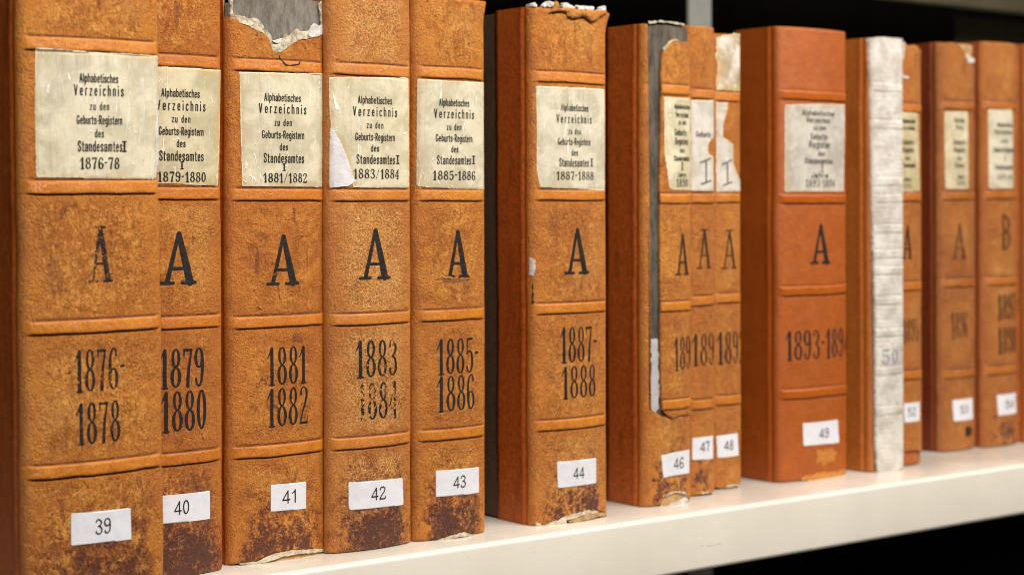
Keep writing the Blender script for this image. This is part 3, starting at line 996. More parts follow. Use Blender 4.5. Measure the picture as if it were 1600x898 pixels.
xr0 = on_plane_y(1492, 45, 0.47)[0]
box("rear_panel", xr0, xr0 + 0.9, 0.47, 0.475, 0.05, Z_RAIL, M['shaded_olive'], case)
YP = 0.375
pl, pr = on_plane_y(1076, 20, YP)[0], on_plane_y(1112, 20, YP)[0]
box("upright_post", pl, pr, YP, YP + 0.004, -0.6, 1.2, M['grey_paint'], case, 0.0008)
box("rear_rail", -0.9, 4.2, 0.40, 0.42, Z_RAIL, Z_RAIL + 0.05, M['shaded_olive'], case)
w_ = box("wall", -1.5, 6.5, 1.05, 1.15, -0.7, 1.6, M['dark_wall'])
w_["kind"] = "structure"
w_["label"] = "wall coloured near black for the unlit depth far behind the shelf"

# ------------------------------------------------------------------ the registers
ORANGE = dict(mid=(0.37, 0.085, 0.008), dark=(0.27, 0.054, 0.006), light=(0.48, 0.15, 0.025), side=(0.29, 0.052, 0.006))

# 39
b = Book(39, 36, 257, 957, -66, (71, 292, 509, 731), "nearest worn tan leather register with faded letter A, dates 1876-1878 and sticker 39",
         dict(stain=0.078, stain_amt=0.85, fleck=1.0, spots=0.8), lean=math.radians(-0.55), bandup=0.0014)
b.spine(); b.body()
lab = b.title([(55, 75), (150, 82), (247, 88), (247, 150), (243, 205), (246, 240), (240, 281), (150, 279), (57, 277), (54, 180)], paper_label("aged_label_paper", 39, (0.482, 0.452, 0.353), (0.602, 0.568, 0.447), stain=0.35))
b.letters(title_lines(b, 155, [(122.5, -1), (141.5, -1), (166, 0), (187.5, 0), (208.5, 0), (228.5, 1)], (60, 77, 30, 71, 14, 69), 0, 0, 0), M['print'], lab)
b.stamp("printed_year", [("I", 190.5, 221, 197.5, 237), ("1876-78", 125, 246, 186, 264)], M['print'], lab, 0.00056, 0.00022, 0.42)
b.stamp("stamped_letter", [("Á", 137, 352, 176, 441)], ink_mat("rubbed_stamp_ink", 0.80, 39), bold=0.05)
b.stamp("stamped_date", [("1876-", 117, 543, 195, 611), ("1878", 120, 626, 187, 693)], ink_mat("stamp_ink", 0.62, 39.5), bold=0.0)
b.sticker([(111, 802), (204, 793), (205, 842), (111, 852)], "39", (161, 821), 24, 25)
b.patch("torn_paper_edge", [(243, 205), (246.5, 150), (248, 150), (247.5, 205), (248, 240), (243, 281), (240, 281), (243, 240)], M['white_paper'], 0.00045, 0.0, 0.0003, 0.0006)

# 40
b = Book(40, 197, 347.5, 904, -45, (95, 302, 504, 717), "tan leather register half hidden behind the nearest one, bold letter A, sticker 40",
         dict(stain=0.080, stain_amt=1.0, fleck=0.8, spots=1.0, mid=(0.50, 0.165, 0.015)))
b.spine(); b.body()
lab = b.title([(218, 103), (345, 110), (340, 291), (218, 285)], paper_label("aged_label_paper", 40, (0.430, 0.391, 0.258), (0.550, 0.503, 0.353), stain=0.7))
b.letters(title_lines(b, 281.5, [(145.5, 0), (165, 1), (186, 1), (205, 1), (224, 1), (243.5, 1.5)], (60, 76, 29, 70, 14, 69), 0, 0, 0), M['print'], lab)
b.stamp("printed_year", [("I", 281, 252.5, 287, 264), ("1879-1880", 246, 268.5, 321, 284)], M['print'], lab, 0.00056, 0.00022, 0.42)
b.stamp("stamped_letter", [("A", 249, 362, 307, 444)], ink_mat("stamp_ink", 0.05, 40), bold=0.06)
b.stamp("stamped_date", [("1879", 250, 543, 318, 606), ("1880", 252, 609, 322, 674)], ink_mat("stamp_ink", 0.18, 40.5), bold=0.12)
b.sticker([(240, 775), (328, 766), (328, 810), (240, 819)], "40", (284, 792), 22, 24)

# 41
b = Book(41, 355, 508, 877, -6, (103, 304, 502, 703), "tan leather register with torn off head baring grey lining, sticker 41",
         dict(stain=0.052, stain_amt=0.9, fleck=0.55, spots=1.3, mid=(0.58, 0.200, 0.020)),
         ztop=[(350, 24), (361, 27), (372, 32), (385, 39), (400, 45), (413, 52), (421, 62), (426, 78), (433, 82), (441, 78), (449, 74), (457, 67), (470, 61), (489, 60), (506, 54), (509, 40)],
         zbot=[(354, 884), (373, 880), (400, 878), (410, 873), (430, 865), (440, 862), (462, 860), (507, 857)])
b.spine(lining=M['grey_board'], rag=0.0008); b.body()
lab = b.title([(374, 113), (440, 114), (506, 116), (503, 293), (440, 292), (378, 291)], paper_label("aged_label_paper", 41, (0.482, 0.447, 0.327), (0.602, 0.568, 0.439), stain=0.4))
b.letters(title_lines(b, 442, [(152.5, -1), (170, -1), (191.5, 0), (210.5, 0), (229.5, 1), (247, 1)], (57, 74, 27, 66, 13, 63), 0, 0, 0), M['print'], lab)
b.stamp("printed_year", [("I", 441, 256, 446.5, 266.5), ("1881/1882", 411, 270.5, 479, 285)], M['print'], lab, 0.00056, 0.00022, 0.42)
b.stamp("stamped_letter", [("A", 416, 366, 467, 445)], ink_mat("stamp_ink", 0.48, 41), bold=0.0)
b.stamp("stamped_date", [("1881", 418, 540, 478, 601), ("1882", 418, 604, 481, 665)], ink_mat("stamp_ink", 0.44, 41.5), bold=0.0)
b.sticker([(423, 757), (478, 752), (478, 794), (423, 799)], "41", (452, 775), 21, 23)
b.patch("torn_paper", [(359, 0), (363, 0), (364, 24), (378, 25.5), (392, 29.5), (397, 27), (405, 32), (412, 41), (413, 46), (420, 51), (424, 55), (425, 63), (432, 68), (440, 63), (446, 55), (452, 57),
                       (458, 50), (463, 46), (470, 49), (483, 48), (486, 40), (494, 43), (502, 42), (500, 18), (498, 8), (502, 2), (509, 0), (508, 53), (488, 60.5), (470, 62), (457, 68), (449, 75), (441, 80),
                       (433, 84), (426, 80), (420, 63), (412, 53), (399, 46), (384, 40), (371, 33), (359, 28)], M['torn_paper'], 0.0004, -0.0015, 0.0009, 0.0005, surf=b.smooth_surf,
        bump=lambda x, z: 0.0012 * fbm(x * 220, z * 220, 77, 3))
b.patch("torn_paper", [(424, 64), (441, 60), (434, 69), (428, 67)], M['white_paper'], 0.0011, -0.001, 0.0004, 0.0005, surf=b.smooth_surf)
b.patch("torn_paper", [(484, 45), (490, 37), (498, 41), (507, 37), (507, 52), (489, 59), (482, 57)], M['white_paper'], 0.0009, -0.001, 0.0006, 0.0005, surf=b.smooth_surf)
b.patch("torn_board", [(372, 879), (400, 877), (411, 872), (430, 863.5), (441, 861), (462, 858.5), (506, 856), (506, 861), (470, 864), (440, 869), (425, 875), (405, 880.5), (375, 882)], M['torn_paper'], 0.0007, -0.001, 0.0006, 0.0005)
b.patch("exposed_board", [(405, 880), (430, 868), (460, 863), (505, 859), (504, 866), (470, 871), (440, 877), (410, 882)], M['tan_board'], -0.0008, -0.0018, 0.0004, 0.0007, surf=b.smooth_surf)
b.patch("torn_paper", [(408, 884), (440, 877.5), (470, 872), (503, 867), (503, 869), (472, 876), (458, 877.5), (440, 881), (414, 884.5)], M['white_paper'], -0.0002, -0.0018, 0.0006, 0.0005, surf=b.smooth_surf)
b.patch("leather_crack", [(436, 84), (438, 91), (446, 101), (452, 102), (465, 100), (467, 96), (468, 98), (466, 102), (452, 104), (444, 103), (436, 92)], M['crack'], 0.0002, None, 0.0003, 0.0005)

# 42
b = Book(42, 510.5, 643, 860, -14, (109, 305, 498, 690), "crackled tan leather register with half worn date 1884 and sticker 42",
         dict(stain=0.065, fleck=0.40, crackle=1.45, spots=0.6, mid=(0.55, 0.20, 0.030)))
b.spine(); b.body()
lab = b.title([(513, 121), (575, 121), (638, 122), (639, 294), (575, 294), (552, 293), (549, 270), (540, 245), (529, 218), (516, 203), (514, 180)], paper_label("aged_label_paper", 42, (0.482, 0.447, 0.318), (0.602, 0.559, 0.421), stain=0.35))
b.letters(title_lines(b, 585.5, [(156.5, 0), (174.5, 0), (195.5, 0), (214, 0), (231.5, 0), (249, 1)], (53, 69, 26, 62, 13, 60), 0, 0, 0), M['print'], lab)
b.stamp("printed_year", [("I", 618, 243, 623.5, 256), ("1883/1884", 552, 264, 623, 279)], M['print'], lab, 0.00056, 0.00022, 0.25)
b.patch("peeled_label_corner", [(514, 201), (521, 206), (530, 219), (540, 244), (548, 268), (555, 284), (544, 291), (513, 294)], M['lilac_paper'], 0.0006, 0.0, 0.0002, 0.0007,
        bump=lambda x, z: 0.0009 * np.clip((z - 0.20) / 0.05, 0, 1) * 0 + 0.0006 * fbm(x * 90, z * 60, 5, 2))
b.stamp("stamped_letter", [("A", 561, 357, 610, 436)], ink_mat("stamp_ink", 0.48, 42), bold=0.0)
b.stamp("stamped_date", [("1883", 556, 530, 620, 589)], ink_mat("stamp_ink", 0.60, 42.5), bold=0.05)
b.stamp("stamped_date", [("1884", 560, 596, 621, 655)], ink_mat("rubbed_stamp_ink", 0.82, 42.7, scale=330), bold=0.05)
b.sticker([(544, 753), (629, 746), (630, 788), (545, 796)], "42", (591, 770), 20, 23)

# 43
b = Book(43, 646, 758.5, 842, -4, (114, 305, 492, 678), "tan leather register with a scuff under its letter A, sticker 43",
         dict(stain=0.058, fleck=0.9, spots=0.8), flare=(0, 0.004),
         zbot=[(644, 851), (676, 849), (690, 842), (705, 837), (725, 832), (735, 835), (748, 836), (758, 832)])
b.spine(lining=M['tan_board']); b.body()
lab = b.title([(650, 124), (705, 127), (757, 130), (757, 297), (705, 295), (649, 292)], paper_label("aged_label_paper", 43, (0.490, 0.456, 0.340), (0.602, 0.568, 0.447), stain=0.35, smudge=0.25))
b.letters(title_lines(b, 709, [(160.5, 0), (178, 0), (198.5, 0), (216, 0), (233, 1), (250, 0)], (47, 62, 23, 57, 11, 53), 0, 0, 0), M['print'], lab)
b.stamp("printed_year", [("I", 737, 244, 742, 256), ("1885-1886", 676, 267, 742, 281)], M['print'], lab, 0.00056, 0.00022, 0.45)
b.stamp("stamped_letter", [("A", 695, 359, 733, 434)], ink_mat("stamp_ink", 0.10, 43), bold=0.05)
b.stamp("stamped_date", [("1885-", 683, 527, 747, 584), ("1886", 683, 585, 741, 642)], ink_mat("stamp_ink", 0.40, 43.5), bold=0.0)
b.sticker([(681, 735), (748, 729), (748, 769), (681, 776)], "43", (718, 752), 19, 20)
b.patch("torn_paper", [(676, 848.5), (690, 841), (705, 836), (725, 830.5), (736, 834), (750, 835), (748, 838), (730, 837), (718, 838), (705, 841), (690, 847)], M['torn_paper'], 0.0006, -0.0015, 0.0008, 0.0005, surf=b.smooth_surf)
b.patch("leather_scuff", [(650, 432), (668, 430), (690, 431), (710, 434), (733, 434), (733, 436), (712, 436.5), (690, 434), (668, 433), (652, 435)], b.mat, 0.0002, 0.0, 0.0016, 0.0005, bulge=0.0010, fr=500)
b.patch("leather_scuff", [(652, 436), (668, 433), (690, 435), (712, 437), (728, 437), (722, 440), (700, 442), (684, 437), (665, 437)], plain("bruised_dark_leather", (0.12, 0.035, 0.008), (0.26, 0.085, 0.016), 400, 0.7, 0.5), 0.00012, None, 0.0019, 0.0004, fr=500)

# 44
b = Book(44, 829, 948, 817, 13, (121, 305, 481, 662), "tan leather register standing apart with frayed white fringe at its head, sticker 44",
         dict(stain=0.040, fleck=0.7, spots=0.6, mid=(0.58, 0.200, 0.020)), flare=(0, 0.0062), wrap=0.048,
         zbot=[(826, 826), (835, 824), (850, 821), (866, 818), (880, 812), (905, 803), (920, 799), (935, 797), (949, 801)])
b.spine(lining=M['tan_board'], rag=0.0018); b.body()
lab = b.title([(836, 135), (890, 137), (944, 140), (945, 298), (890, 295), (844, 293), (838, 270), (838, 200)], paper_label("aged_label_paper", 44, (0.490, 0.464, 0.361), (0.602, 0.576, 0.473), stain=0.2, smudge=0.45))
b.letters(title_lines(b, 897.5, [(168.5, 0), (186, -1), (205, 0), (221.5, -1), (238.5, 0), (254, -1)], (43, 55, 20, 51, 10, 46), 0, 0, 0), M['print_worn'], lab)
b.stamp("printed_year", [("I", 922, 248, 926.5, 260), ("1887-1888", 869, 268, 927, 281)], ink_mat("rubbed_black_ink", 0.35, 7.7, scale=900), lab, 0.00056, 0.00022, 0.25)
b.stamp("stamped_letter", [("A", 882, 356, 920, 428)], ink_mat("stamp_ink", 0.06, 44), bold=0.0)
b.stamp("stamped_date", [("1887-", 876, 509, 932, 566), ("1888", 878, 570, 930, 622)], ink_mat("stamp_ink", 0.10, 44.5), bold=0.0)
b.sticker([(870, 721), (931, 715), (931, 754), (871, 762)], "44", (904, 738), 18, 17)
for q in ([(818, 5), (834, 6), (836, 10), (826, 11), (818, 9)], [(850, 4), (857, 2), (865, 4), (867, 12), (850, 12)], [(877, 8), (883, 5), (893, 8), (900, 12), (897, 16), (878, 15)],
          [(902, 10), (914, 9), (927, 11), (928, 17), (903, 16)], [(933, 16), (938, 11), (950, 12), (951, 19), (934, 20)]):
    b.patch("torn_paper", q, M['white_paper'], 0.0012, -0.003, 0.0022, 0.0005, surf=b.smooth_surf, fr=260,
            bump=lambda x, z: 0.0012 * fbm(x * 260, z * 260, 91, 3))
b.patch("curled_leather", [(866, 2), (871, 5), (874, 14), (888, 13), (905, 15), (925, 17), (944, 17), (947, 16), (944, 24), (934, 28), (930, 33), (922, 36), (914, 30), (908, 27), (893, 31), (886, 27), (884, 20), (870, 18), (856, 21), (862, 14)], b.mat, 0.0016, 0.0, 0.0009, 0.0006, bulge=0.0022)
b.patch("torn_paper", [(834, 815), (845, 818), (852, 820), (862, 815), (872, 812), (890, 804), (905, 800.5), (915, 797), (934, 797.5), (935, 801), (920, 802), (905, 806), (885, 813), (884, 822), (850, 826), (838, 823)], M['torn_paper'], 0.0005, -0.0015, 0.0010, 0.0005, surf=b.smooth_surf)
b.patch("torn_paper", [(885, 815), (915, 804), (940, 800), (949, 801), (948, 805), (935, 806), (915, 812), (900, 815)], M['tan_board'], 0.0008, -0.0015, 0.0008, 0.0005, surf=b.smooth_surf)
b.patch("leather_crack", [(830.5, 300), (831.6, 300), (831.8, 500), (830.8, 500)], M['crack'], 0.0002, None, 0.0008, 0.0004)
b.patch("torn_paper", [(829, 402), (834, 407), (835, 420), (832, 432), (829, 430)], M['white_paper'], 0.0003, 0.0, 0.0006, 0.0005)

# 46
zb46 = 640
b = Book(46, 1004, 1079, 790, 38, (140, 310, 479, 632), "narrow leather register whose torn spine flap bares dark grey lining, sticker 46",
         dict(stain=0.034, fleck=0.7, spots=0.5), wrap=0.05,
         ztop=[(1000, 30), (1011.5, 33), (1014.5, 640), (1030, 648), (1050, 655), (1079, 645), (1082, 645)],
         zbot=[(1000, 795), (1030, 791), (1034, 779), (1045, 771), (1060, 768), (1072, 770), (1079, 783)])
allb = b.bands
b.bands = []
b.spine(lining=plain("dark_lining_paper", (0.035, 0.028, 0.020), (0.12, 0.098, 0.072), 70, 0.9, 0.8, 0.001, 3.0, (2.4, 1, 0.5)), rag=0.0012)
b.bands = allb
b.body()
flap = b.patch("leather_flap", [(1033, 92), (1037, 76), (1046, 64), (1053, 61), (1060, 66), (1079, 67), (1080, 630), (1082, 645), (1064, 648), (1050, 653), (1041, 648), (1033, 640), (1031, 500), (1030, 300)],
               b.mat, 0.0012, -0.0012, 0.0006, 0.0008)
b.strip("torn_paper", [(1012, 42), (1012.5, 120), (1013, 220), (1013.5, 320), (1014, 420), (1014.5, 520), (1015, 600), (1018, 640)], 1.6, M['torn_paper'], 0.0003, cell=0.0006, surf=b.smooth_surf)
b.patch("torn_paper", [(1019, 530), (1030, 528), (1031, 640), (1022, 645), (1018, 636)], plain("pale_grey_paper", (0.34, 0.31, 0.31), (0.46, 0.43, 0.43), 80, 0.8, 0.4), -0.0012, None, 0.0020, 0.0006, surf=b.smooth_surf, fr=260)
b.strip("torn_paper", [(1013, 36), (1030, 34), (1050, 36), (1072, 40), (1076, 60)], 2.2, M['torn_paper'], 0.0002, rough=0.0012, cell=0.0006, surf=b.smooth_surf)
b.strip("torn_paper", [(1036, 78), (1046, 66), (1053, 62.5), (1062, 67), (1078, 69)], 2.0, M['torn_paper'], 0.0018, rough=0.0010, cell=0.0005)
so = b.surf
b.surf = lambda x, z: so(x, z) - 0.0012
lab = b.title([(1036, 152), (1058, 153.5), (1078.5, 155), (1078.5, 298), (1045, 296), (1037, 240)], paper_label("aged_label_paper", 46, (0.533, 0.494, 0.344), (0.654, 0.611, 0.456), stain=0.3))
cx = 1064
b.letters([("Alphabetisches", cx, 167, 24, 8, .03, 1), ("Verzeichnis", cx, 179.5, 20, 9, .03, 1), ("zu  den", cx, 191.5, 12, 8, .03, 1), ("Geburts-", cx - 2, 207, 19, 11, .03, 1), ("Registern", cx - 1, 221, 20, 11, .03, 1),
           ("des", cx, 235, 7, 8, .03, 1), ("Standesamtes", cx - 1, 247.5, 24, 9, .03, 1), ("Jahre", cx, 273, 13, 8, .03, 1)], M['print'], lab)
b.stamp("printed_year", [("I", 1062, 254, 1066, 266), ("1890", 1055, 279, 1073, 292), ], M['print'], lab, 0.00056, 0.00022, 0.2)
b.stamp("stamped_letter", [("A", 1054, 363, 1075, 430)], ink_mat("stamp_ink", 0.18, 46, (0.030, 0.018, 0.010), strength=0.82), bold=-0.1)
b.stamp("stamped_date", [("1890", 1052, 524, 1084, 578)], ink_mat("stamp_ink", 0.25, 46.5, (0.030, 0.018, 0.010), strength=0.82), bold=0.0)
b.surf = so
b.sticker([(1033, 711), (1055, 706), (1077, 702), (1077, 739), (1056, 742), (1036, 746)], "46", (1060, 723), 17, 16)
b.strip("torn_paper", [(1032, 788), (1034, 779), (1045, 771), (1060, 768), (1070, 770), (1074, 778)], 2.4, M['torn_paper'], 0.0007, rough=0.0010, cell=0.0005, surf=b.smooth_surf)
b.patch("exposed_board", [(1030, 794), (1035, 780), (1046, 772), (1062, 769), (1074, 775), (1079, 784), (1078, 790), (1050, 794)], M['tan_board'], -0.0006, None, 0.0003, 0.0007, surf=b.smooth_surf)
b.patch("torn_paper", [(1046, 789), (1058, 783), (1070, 777), (1076, 780), (1066, 788), (1052, 792)], M['white_paper'], 0.0005, -0.0015, 0.0010, 0.0005, surf=b.smooth_surf)

# 47
b = Book(47, 1071, 1117, 775, 40, (147, 310, 470, 632), "narrow leather register with white label remains torn at right, sticker 47",
         dict(stain=0.02, fleck=0.5, spots=0.5, mid=(0.52, 0.18, 0.022)))
b.spine(rag=0.0012, botrag=0.002); b.body()
lab = b.title([(1074, 157), (1116, 157.5), (1115.5, 215), (1110, 219), (1106, 226), (1106, 240), (1114, 246), (1115, 299), (1074, 298)], paper_label("scuffed_label_paper", 47, (0.499, 0.482, 0.456), (0.602, 0.585, 0.559), stain=0.3, crease=0.3))
b.letters([("Geburts-", 1099, 210, 24, 9, 0.01, 1)], M['print'], lab)
b.stamp("pencil_mark", [("i", 1092, 247, 1110, 286)], M['pencil'], lab, 0.00056, 0.0002, 0.9)
b.stamp("stamped_letter", [("Á", 1088, 357, 1111, 420)], ink_mat("stamp_ink", 0.22, 47, (0.030, 0.018, 0.010), strength=0.82), bold=-0.1)
b.stamp("stamped_date", [("1891", 1081, 520, 1120, 571)], ink_mat("stamp_ink", 0.28, 47.5, (0.030, 0.018, 0.010), strength=0.82), bold=0.0)
b.sticker([(1076, 683), (1114, 680), (1114, 716), (1078, 718)], "47", (1101, 697), 16, 15)
b.strip("torn_paper", [(1086, 775), (1095, 770), (1110, 768), (1116, 771)], 1.5, M['torn_paper'], 0.0006, rough=0.0008, cell=0.0005)

# 48
b = Book(48, 1110, 1158, 764, 53, (151, 309, 466, 625), "narrow leather register with mostly peeled white label and bare head, sticker 48",
         dict(stain=0.0, stain_amt=0.0, fleck=0.6, spots=0.5, mid=(0.53, 0.19, 0.024)))
b.spine(rag=0.0008, botrag=0.002); b.body()
wl = paper_label("scuffed_label_paper", 48, (0.447, 0.430, 0.404), (0.585, 0.568, 0.533), stain=0.35, crease=0.4)
b.patch("torn_paper", [(1118, 59), (1130, 56), (1146, 53), (1160, 54), (1159, 95), (1157, 143), (1140, 142), (1117, 141), (1122, 100), (1117, 92)], paper_label("bared_head_paper", 48.5, (0.36, 0.27, 0.17), (0.66, 0.62, 0.57), stain=1.0, crease=0.4, smudge=0.4), 0.0004, 0.0, 0.0016, 0.0006)
lab = b.title([(1118, 160), (1137, 161), (1134, 178), (1129, 195), (1130, 215), (1138, 220), (1145, 226), (1145, 255), (1150, 268), (1157, 286), (1158, 299), (1117, 300)], wl, rough=0.0008, cell=0.0007)
b.stamp("pencil_mark", [("i", 1127, 250, 1143, 288)], M['pencil'], lab, 0.00056, 0.0002, 0.9)
b.stamp("stamped_letter", [("Á", 1126, 358, 1151, 420)], ink_mat("stamp_ink", 0.22, 48, (0.030, 0.018, 0.010), strength=0.82), bold=-0.2)
b.stamp("stamped_date", [("1892", 1115, 517, 1159, 569)], ink_mat("stamp_ink", 0.25, 48.5, (0.030, 0.018, 0.010), strength=0.82), bold=0.05)
b.sticker([(1114, 680), (1152, 676), (1154, 711), (1116, 714)], "48", (1138, 695), 15, 15)
b.strip("torn_paper", [(1126, 764), (1136, 760), (1150, 757), (1156, 758)], 2.0, M['torn_paper'], 0.0006, rough=0.0009, cell=0.0005)

# 49
b = Book(49, 1214, 1323, 750, 44, (150, 311, 454, 614), "thick smooth orange leather register with greyish label, dates 1893-1894, sticker 49",
         dict(stain=0.0, stain_amt=0.0, fleck=0.25, spots=0.15, smooth=0.72, **ORANGE), bandup=0.0019, wrap=0.06)
b.spine(rag=0.0002, botrag=0.0002); b.body()
lab = b.title([(1226, 164), (1272, 163), (1320, 164), (1318, 299), (1272, 299), (1226, 300)], paper_label("grey_label_paper", 49, (0.396, 0.378, 0.344), (0.516, 0.499, 0.464), stain=0.25, crease=0.4, smudge=0.35))
cx = 1278
b.letters([("Alphabetisches", cx, 177, 50, 8, .02, 1), ("Verzeichnis", cx, 188, 36, 9, .02, 1), ("zu den", cx + 2, 200, 20, 8, .02, 1), ("Geburts-", cx + 2, 213.5, 28, 10, .03, 1), ("Register", cx + 2, 226, 33, 11, .03, 1),
           ("des", cx + 5, 240, 11, 8, .02, 1), ("Standesamtes", cx, 251.5, 44, 9, .02, 1), ("Jahre", cx + 2, 274, 27, 8, .02, 1)], M['print'], lab)
b.stamp("printed_year", [("I", 1282, 258, 1286.5, 269), ("1893-1894", 1258, 280, 1304, 292)], M['print'], lab, 0.00056, 0.00022, 0.1)
b.stamp("stamped_letter", [("A", 1266, 350, 1297, 412)], ink_mat("stamp_ink", 0.0, 49, (0.013, 0.011, 0.011)), bold=0.05)
b.stamp("stamped_date", [("1893-1894", 1228, 514, 1326, 561)], ink_mat("stamp_ink", 0.05, 49.5, (0.013, 0.011, 0.011)), bold=0.08)
b.sticker([(1254, 661), (1309, 655), (1311, 691), (1255, 696)], "49", (1287, 676), 15, 15)
b.patch("worn_foot", [(1242, 749), (1262, 742), (1285, 737), (1319, 733), (1320, 741), (1300, 746), (1260, 750)], plain("rubbed_yellow_leather", (0.40, 0.13, 0.015), (0.52, 0.22, 0.035), 200, 0.6, 0.3), 0.00015, None, 0.0022, 0.0007)
b.patch("worn_foot", [(1275, 704), (1298, 700), (1306, 708), (1303, 720), (1290, 724), (1276, 722)], plain("rubbed_yellow_leather", (0.38, 0.11, 0.012), (0.47, 0.18, 0.026), 260, 0.6, 0.3), 0.00015, None, 0.0045, 0.0007)

# 50, spine bare of leather
b = Book(50, 1358, 1411, 737, 60, (137, 195, 284, 311, 358, 397, 423, 470, 520, 579, 642), "register stripped to its white cloth spine with handwritten 50 and orange leather sides",
         dict(stain=0.0, stain_amt=0.0, fleck=0.4, spots=0.3, smooth=0.5, mid=(0.44, 0.13, 0.02), side=(0.43, 0.125, 0.018)), bandh=0.0042, bandup=0.0005, wrap=0.055,
         ztop=[(1352, 56), (1356, 57), (1361, 735), (1380, 739), (1409, 735), (1410, 700), (1412, 60), (1414, 58)])
allb = b.bands
b.bands = []
b.spine(rag=0.0002)
b.bands = allb
b.body()
cl = NT("white_spine_cloth")
vv = cl.coord((1, 2, 3))
wz = cl.coord((0, 0, 0), (40, 40, 900))
a_ = cl.noise(vv, 45, 6, 0.65, 0.3); f_ = cl.noise(vv, 320, 4, 0.6); k_ = cl.noise(wz, 1.0, 3, 0.5)
cc = cl.mix(cl.step(a_, 0.36, 0.62), (0.44, 0.39, 0.335), (0.62, 0.575, 0.52))
cc = cl.mix(cl.math('MULTIPLY', cl.step(f_, 0.55, 0.68), 0.3), cc, (0.42, 0.36, 0.30))
x_, y_, z_ = cl.xyz()
for bz, bh in allb:
    dz = cl.math('ABSOLUTE', cl.math('SUBTRACT', z_, bz - bh))
    cc = cl.mix(cl.math('MULTIPLY', cl.step(dz, 0.0003, 0.0014, 1, 0), cl.step(f_, 0.40, 0.60, 0.0, 0.35)), cc, (0.34, 0.29, 0.24))
whm = cl.finish(cc, 0.8, cl.math('ADD', cl.math('ADD', a_, f_), cl.math('MULTIPLY', k_, 1.2)), 0.0010, 0.8, 0.25)
cloth = b.patch("cloth_spine", [(1357, 60), (1375, 58), (1395, 60), (1412, 62), (1411, 300), (1411, 600), (1414, 690), (1414, 728), (1395, 736), (1372, 741), (1368, 700), (1364, 500), (1359, 300)], whm, 0.0006, -0.003, 0.0008, 0.0008)
b.stamp("handwritten_number", [("50", 1377, 545, 1402, 568)], M['pencil_blue'], cloth, 0.0010, 0.0003, -0.15)
# 51
b = Book(52, 1400, 1440, 728, 70, (169, 308, 447, 586), "deeply set leather register beside the white spine, torn head, sticker 52",
         dict(stain=0.02, fleck=0.5, spots=0.8, mid=(0.46, 0.15, 0.018)), flare=(0, 0.003),
         zbot=[(1392, 702), (1420, 706), (1430, 703), (1441, 706)],
         ztop=[(1392, 66), (1412, 67), (1420, 72), (1430, 67), (1437, 78), (1442, 90)])
b.spine(rag=0.0016, lining=plain("bare_orange_leather", (0.26, 0.055, 0.008), (0.40, 0.11, 0.018), 90, 0.6, 0.5)); b.body()
lab = b.title([(1404, 176), (1434, 178), (1437, 300), (1404, 300)], paper_label("aged_label_paper", 51, (0.447, 0.387, 0.224), (0.550, 0.482, 0.310), stain=0.4))
cx = 1418
b.letters([("Alphabetisches", cx, 189, 24, 8, .03, 1), ("Verzeichnis", cx, 200, 22, 8, .03, 1), ("Geburts-", cx, 222, 20, 9, .04, 1), ("Register", cx, 234, 20, 9, .04, 1), ("des", cx, 247, 8, 7, .03, 1), ("Standesamtes", cx, 258, 25, 8, .03, 1), ("Jahre", cx, 280, 12, 7, .03, 1), ("1895", cx, 291, 14, 8, .03, 1)], M['print'], lab)
b.stamp("stamped_letter", [("A", 1409, 350, 1425, 405)], ink_mat("faded_stamp_ink", 0.35, 51, strength=0.7))
b.stamp("stamped_date", [("1895", 1409, 497, 1434, 535)], ink_mat("faded_stamp_ink", 0.45, 51.5, (0.06, 0.02, 0.01), strength=0.6), bold=0.2)
b.sticker([(1412, 630), (1437, 627), (1437, 657), (1413, 660)], "52", (1424, 643), 13, 12)
b.patch("torn_paper", [(1405, 66), (1414, 67), (1413, 82), (1410, 95), (1404, 100)], M['torn_paper'], 0.0006, 0.0, 0.0010, 0.0006)
b.patch("torn_paper", [(1412, 118), (1421, 120), (1420, 124), (1410, 122)], M['white_paper'], 0.0004, 0.0, 0.0010, 0.0006)

# 52
b = Book(53, 1467, 1523, 705, 67, (165, 306, 442, 584), "brown leather register with chipped head and dark reddish board, sticker 53",
         dict(stain=0.0, stain_amt=0.0, fleck=0.5, spots=0.7, mid=(0.42, 0.14, 0.022), side=(0.17, 0.032, 0.007)), wrap=0.06,
         ztop=[(1462, 66), (1480, 67), (1490, 61), (1494, 66), (1502, 74), (1510, 84), (1516, 92), (1523, 94)])
b.spine(rag=0.0016, lining=M['tan_board']); b.body()
lab = b.title([(1474, 175), (1512, 175), (1513, 296), (1477, 295)], paper_label("aged_label_paper", 52, (0.482, 0.430, 0.292), (0.585, 0.533, 0.387), stain=0.3))
cx = 1499
b.letters([("Alphab.", cx, 188, 18, 8, .03, 1), ("Verz.", cx, 199, 13, 8, .03, 1), ("Geburts-", cx, 222, 20, 9, .04, 1), ("Register", cx, 234, 18, 9, .04, 1), ("des", cx, 247, 8, 7, .03, 1), ("Stand.", cx, 258, 15, 8, .03, 1), ("Jahre", cx + 2, 276, 12, 7, .03, 1), ("1896", cx + 2, 286, 14, 8, .03, 1)], M['print'], lab)
b.stamp("stamped_letter", [("A", 1486, 348, 1510, 405)], ink_mat("faded_stamp_ink", 0.70, 52, strength=0.5))
b.stamp("stamped_date", [("1896", 1486, 486, 1512, 530)], ink_mat("faded_stamp_ink", 0.60, 52.5, strength=0.5), bold=0.2)
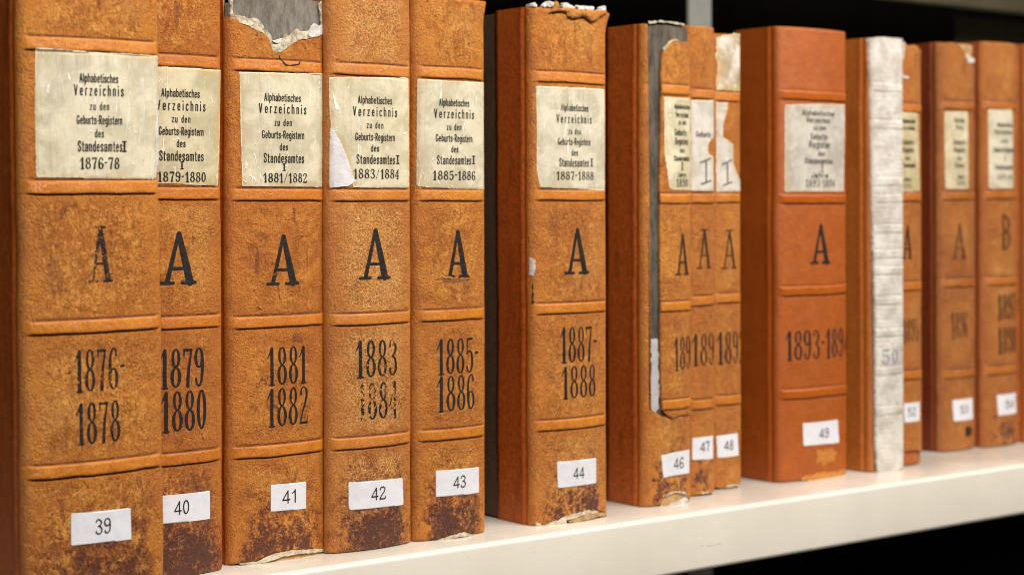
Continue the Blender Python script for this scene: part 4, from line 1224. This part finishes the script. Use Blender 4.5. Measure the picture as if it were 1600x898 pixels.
b.sticker([(1488, 625), (1519, 621), (1520, 654), (1490, 658)], "53", (1506, 639), 12, 12)
b.patch("torn_paper", [(1508, 84), (1514, 90), (1522, 92), (1522, 98), (1513, 99)], M['white_paper'], 0.0010, -0.002, 0.0010, 0.0006, surf=b.smooth_surf)
b.patch("leather_scuff", [(1508, 668), (1516, 664), (1520, 672), (1514, 682), (1508, 680)], M['crack'], 0.0002, None, 0.0012, 0.0006)

# 53
b = Book(54, 1534, 1589, 698, 66, (165, 305, 439, 578), "tan leather register with pale label near the right end of the row, sticker 54",
         dict(stain=0.02, fleck=0.45, spots=0.5, mid=(0.45, 0.15, 0.022), side=(0.24, 0.048, 0.009)))
b.spine(rag=0.0004); b.body()
lab = b.title([(1543, 172), (1582, 172), (1583, 294), (1545, 295)], paper_label("aged_label_paper", 53, (0.499, 0.464, 0.370), (0.602, 0.568, 0.464), stain=0.3))
cx = 1569
b.letters([("Alphabetisches", cx, 195, 24, 7, .03, 1), ("Verzeichnis", cx - 2, 206, 28, 8, .03, 1), ("zu den", cx, 220, 11, 7, .03, 1), ("Geburts-Registern", cx - 1, 234, 32, 9, .03, 1), ("I", cx + 1, 248, 3, 8, .03, 1), ("Standesamtes", cx - 1, 261, 28, 8, .03, 1), ("1897-98", cx, 277, 24, 8, .03, 1)], M['print'], lab)
b.stamp("stamped_letter", [("B", 1564, 336, 1580, 390)], ink_mat("faded_stamp_ink", 0.55, 53, strength=0.6))
b.stamp("stamped_date", [("1897", 1559, 458, 1586, 500), ("1898", 1559, 510, 1587, 552)], ink_mat("faded_stamp_ink", 0.35, 53.5, strength=0.68), bold=0.3)
b.sticker([(1557, 617), (1587, 613), (1588, 645), (1560, 649)], "54", (1577, 631), 12, 12)

# 54: only its board edge shows
b = Book(55, 1602, 1660, 690, 70, (165, 303, 434, 570), "reddish leather register cut off by the right edge of the picture",
         dict(stain=0.0, stain_amt=0.0, fleck=0.4, spots=0.4, mid=(0.42, 0.13, 0.02), side=(0.38, 0.10, 0.016)))
b.spine(); b.body()
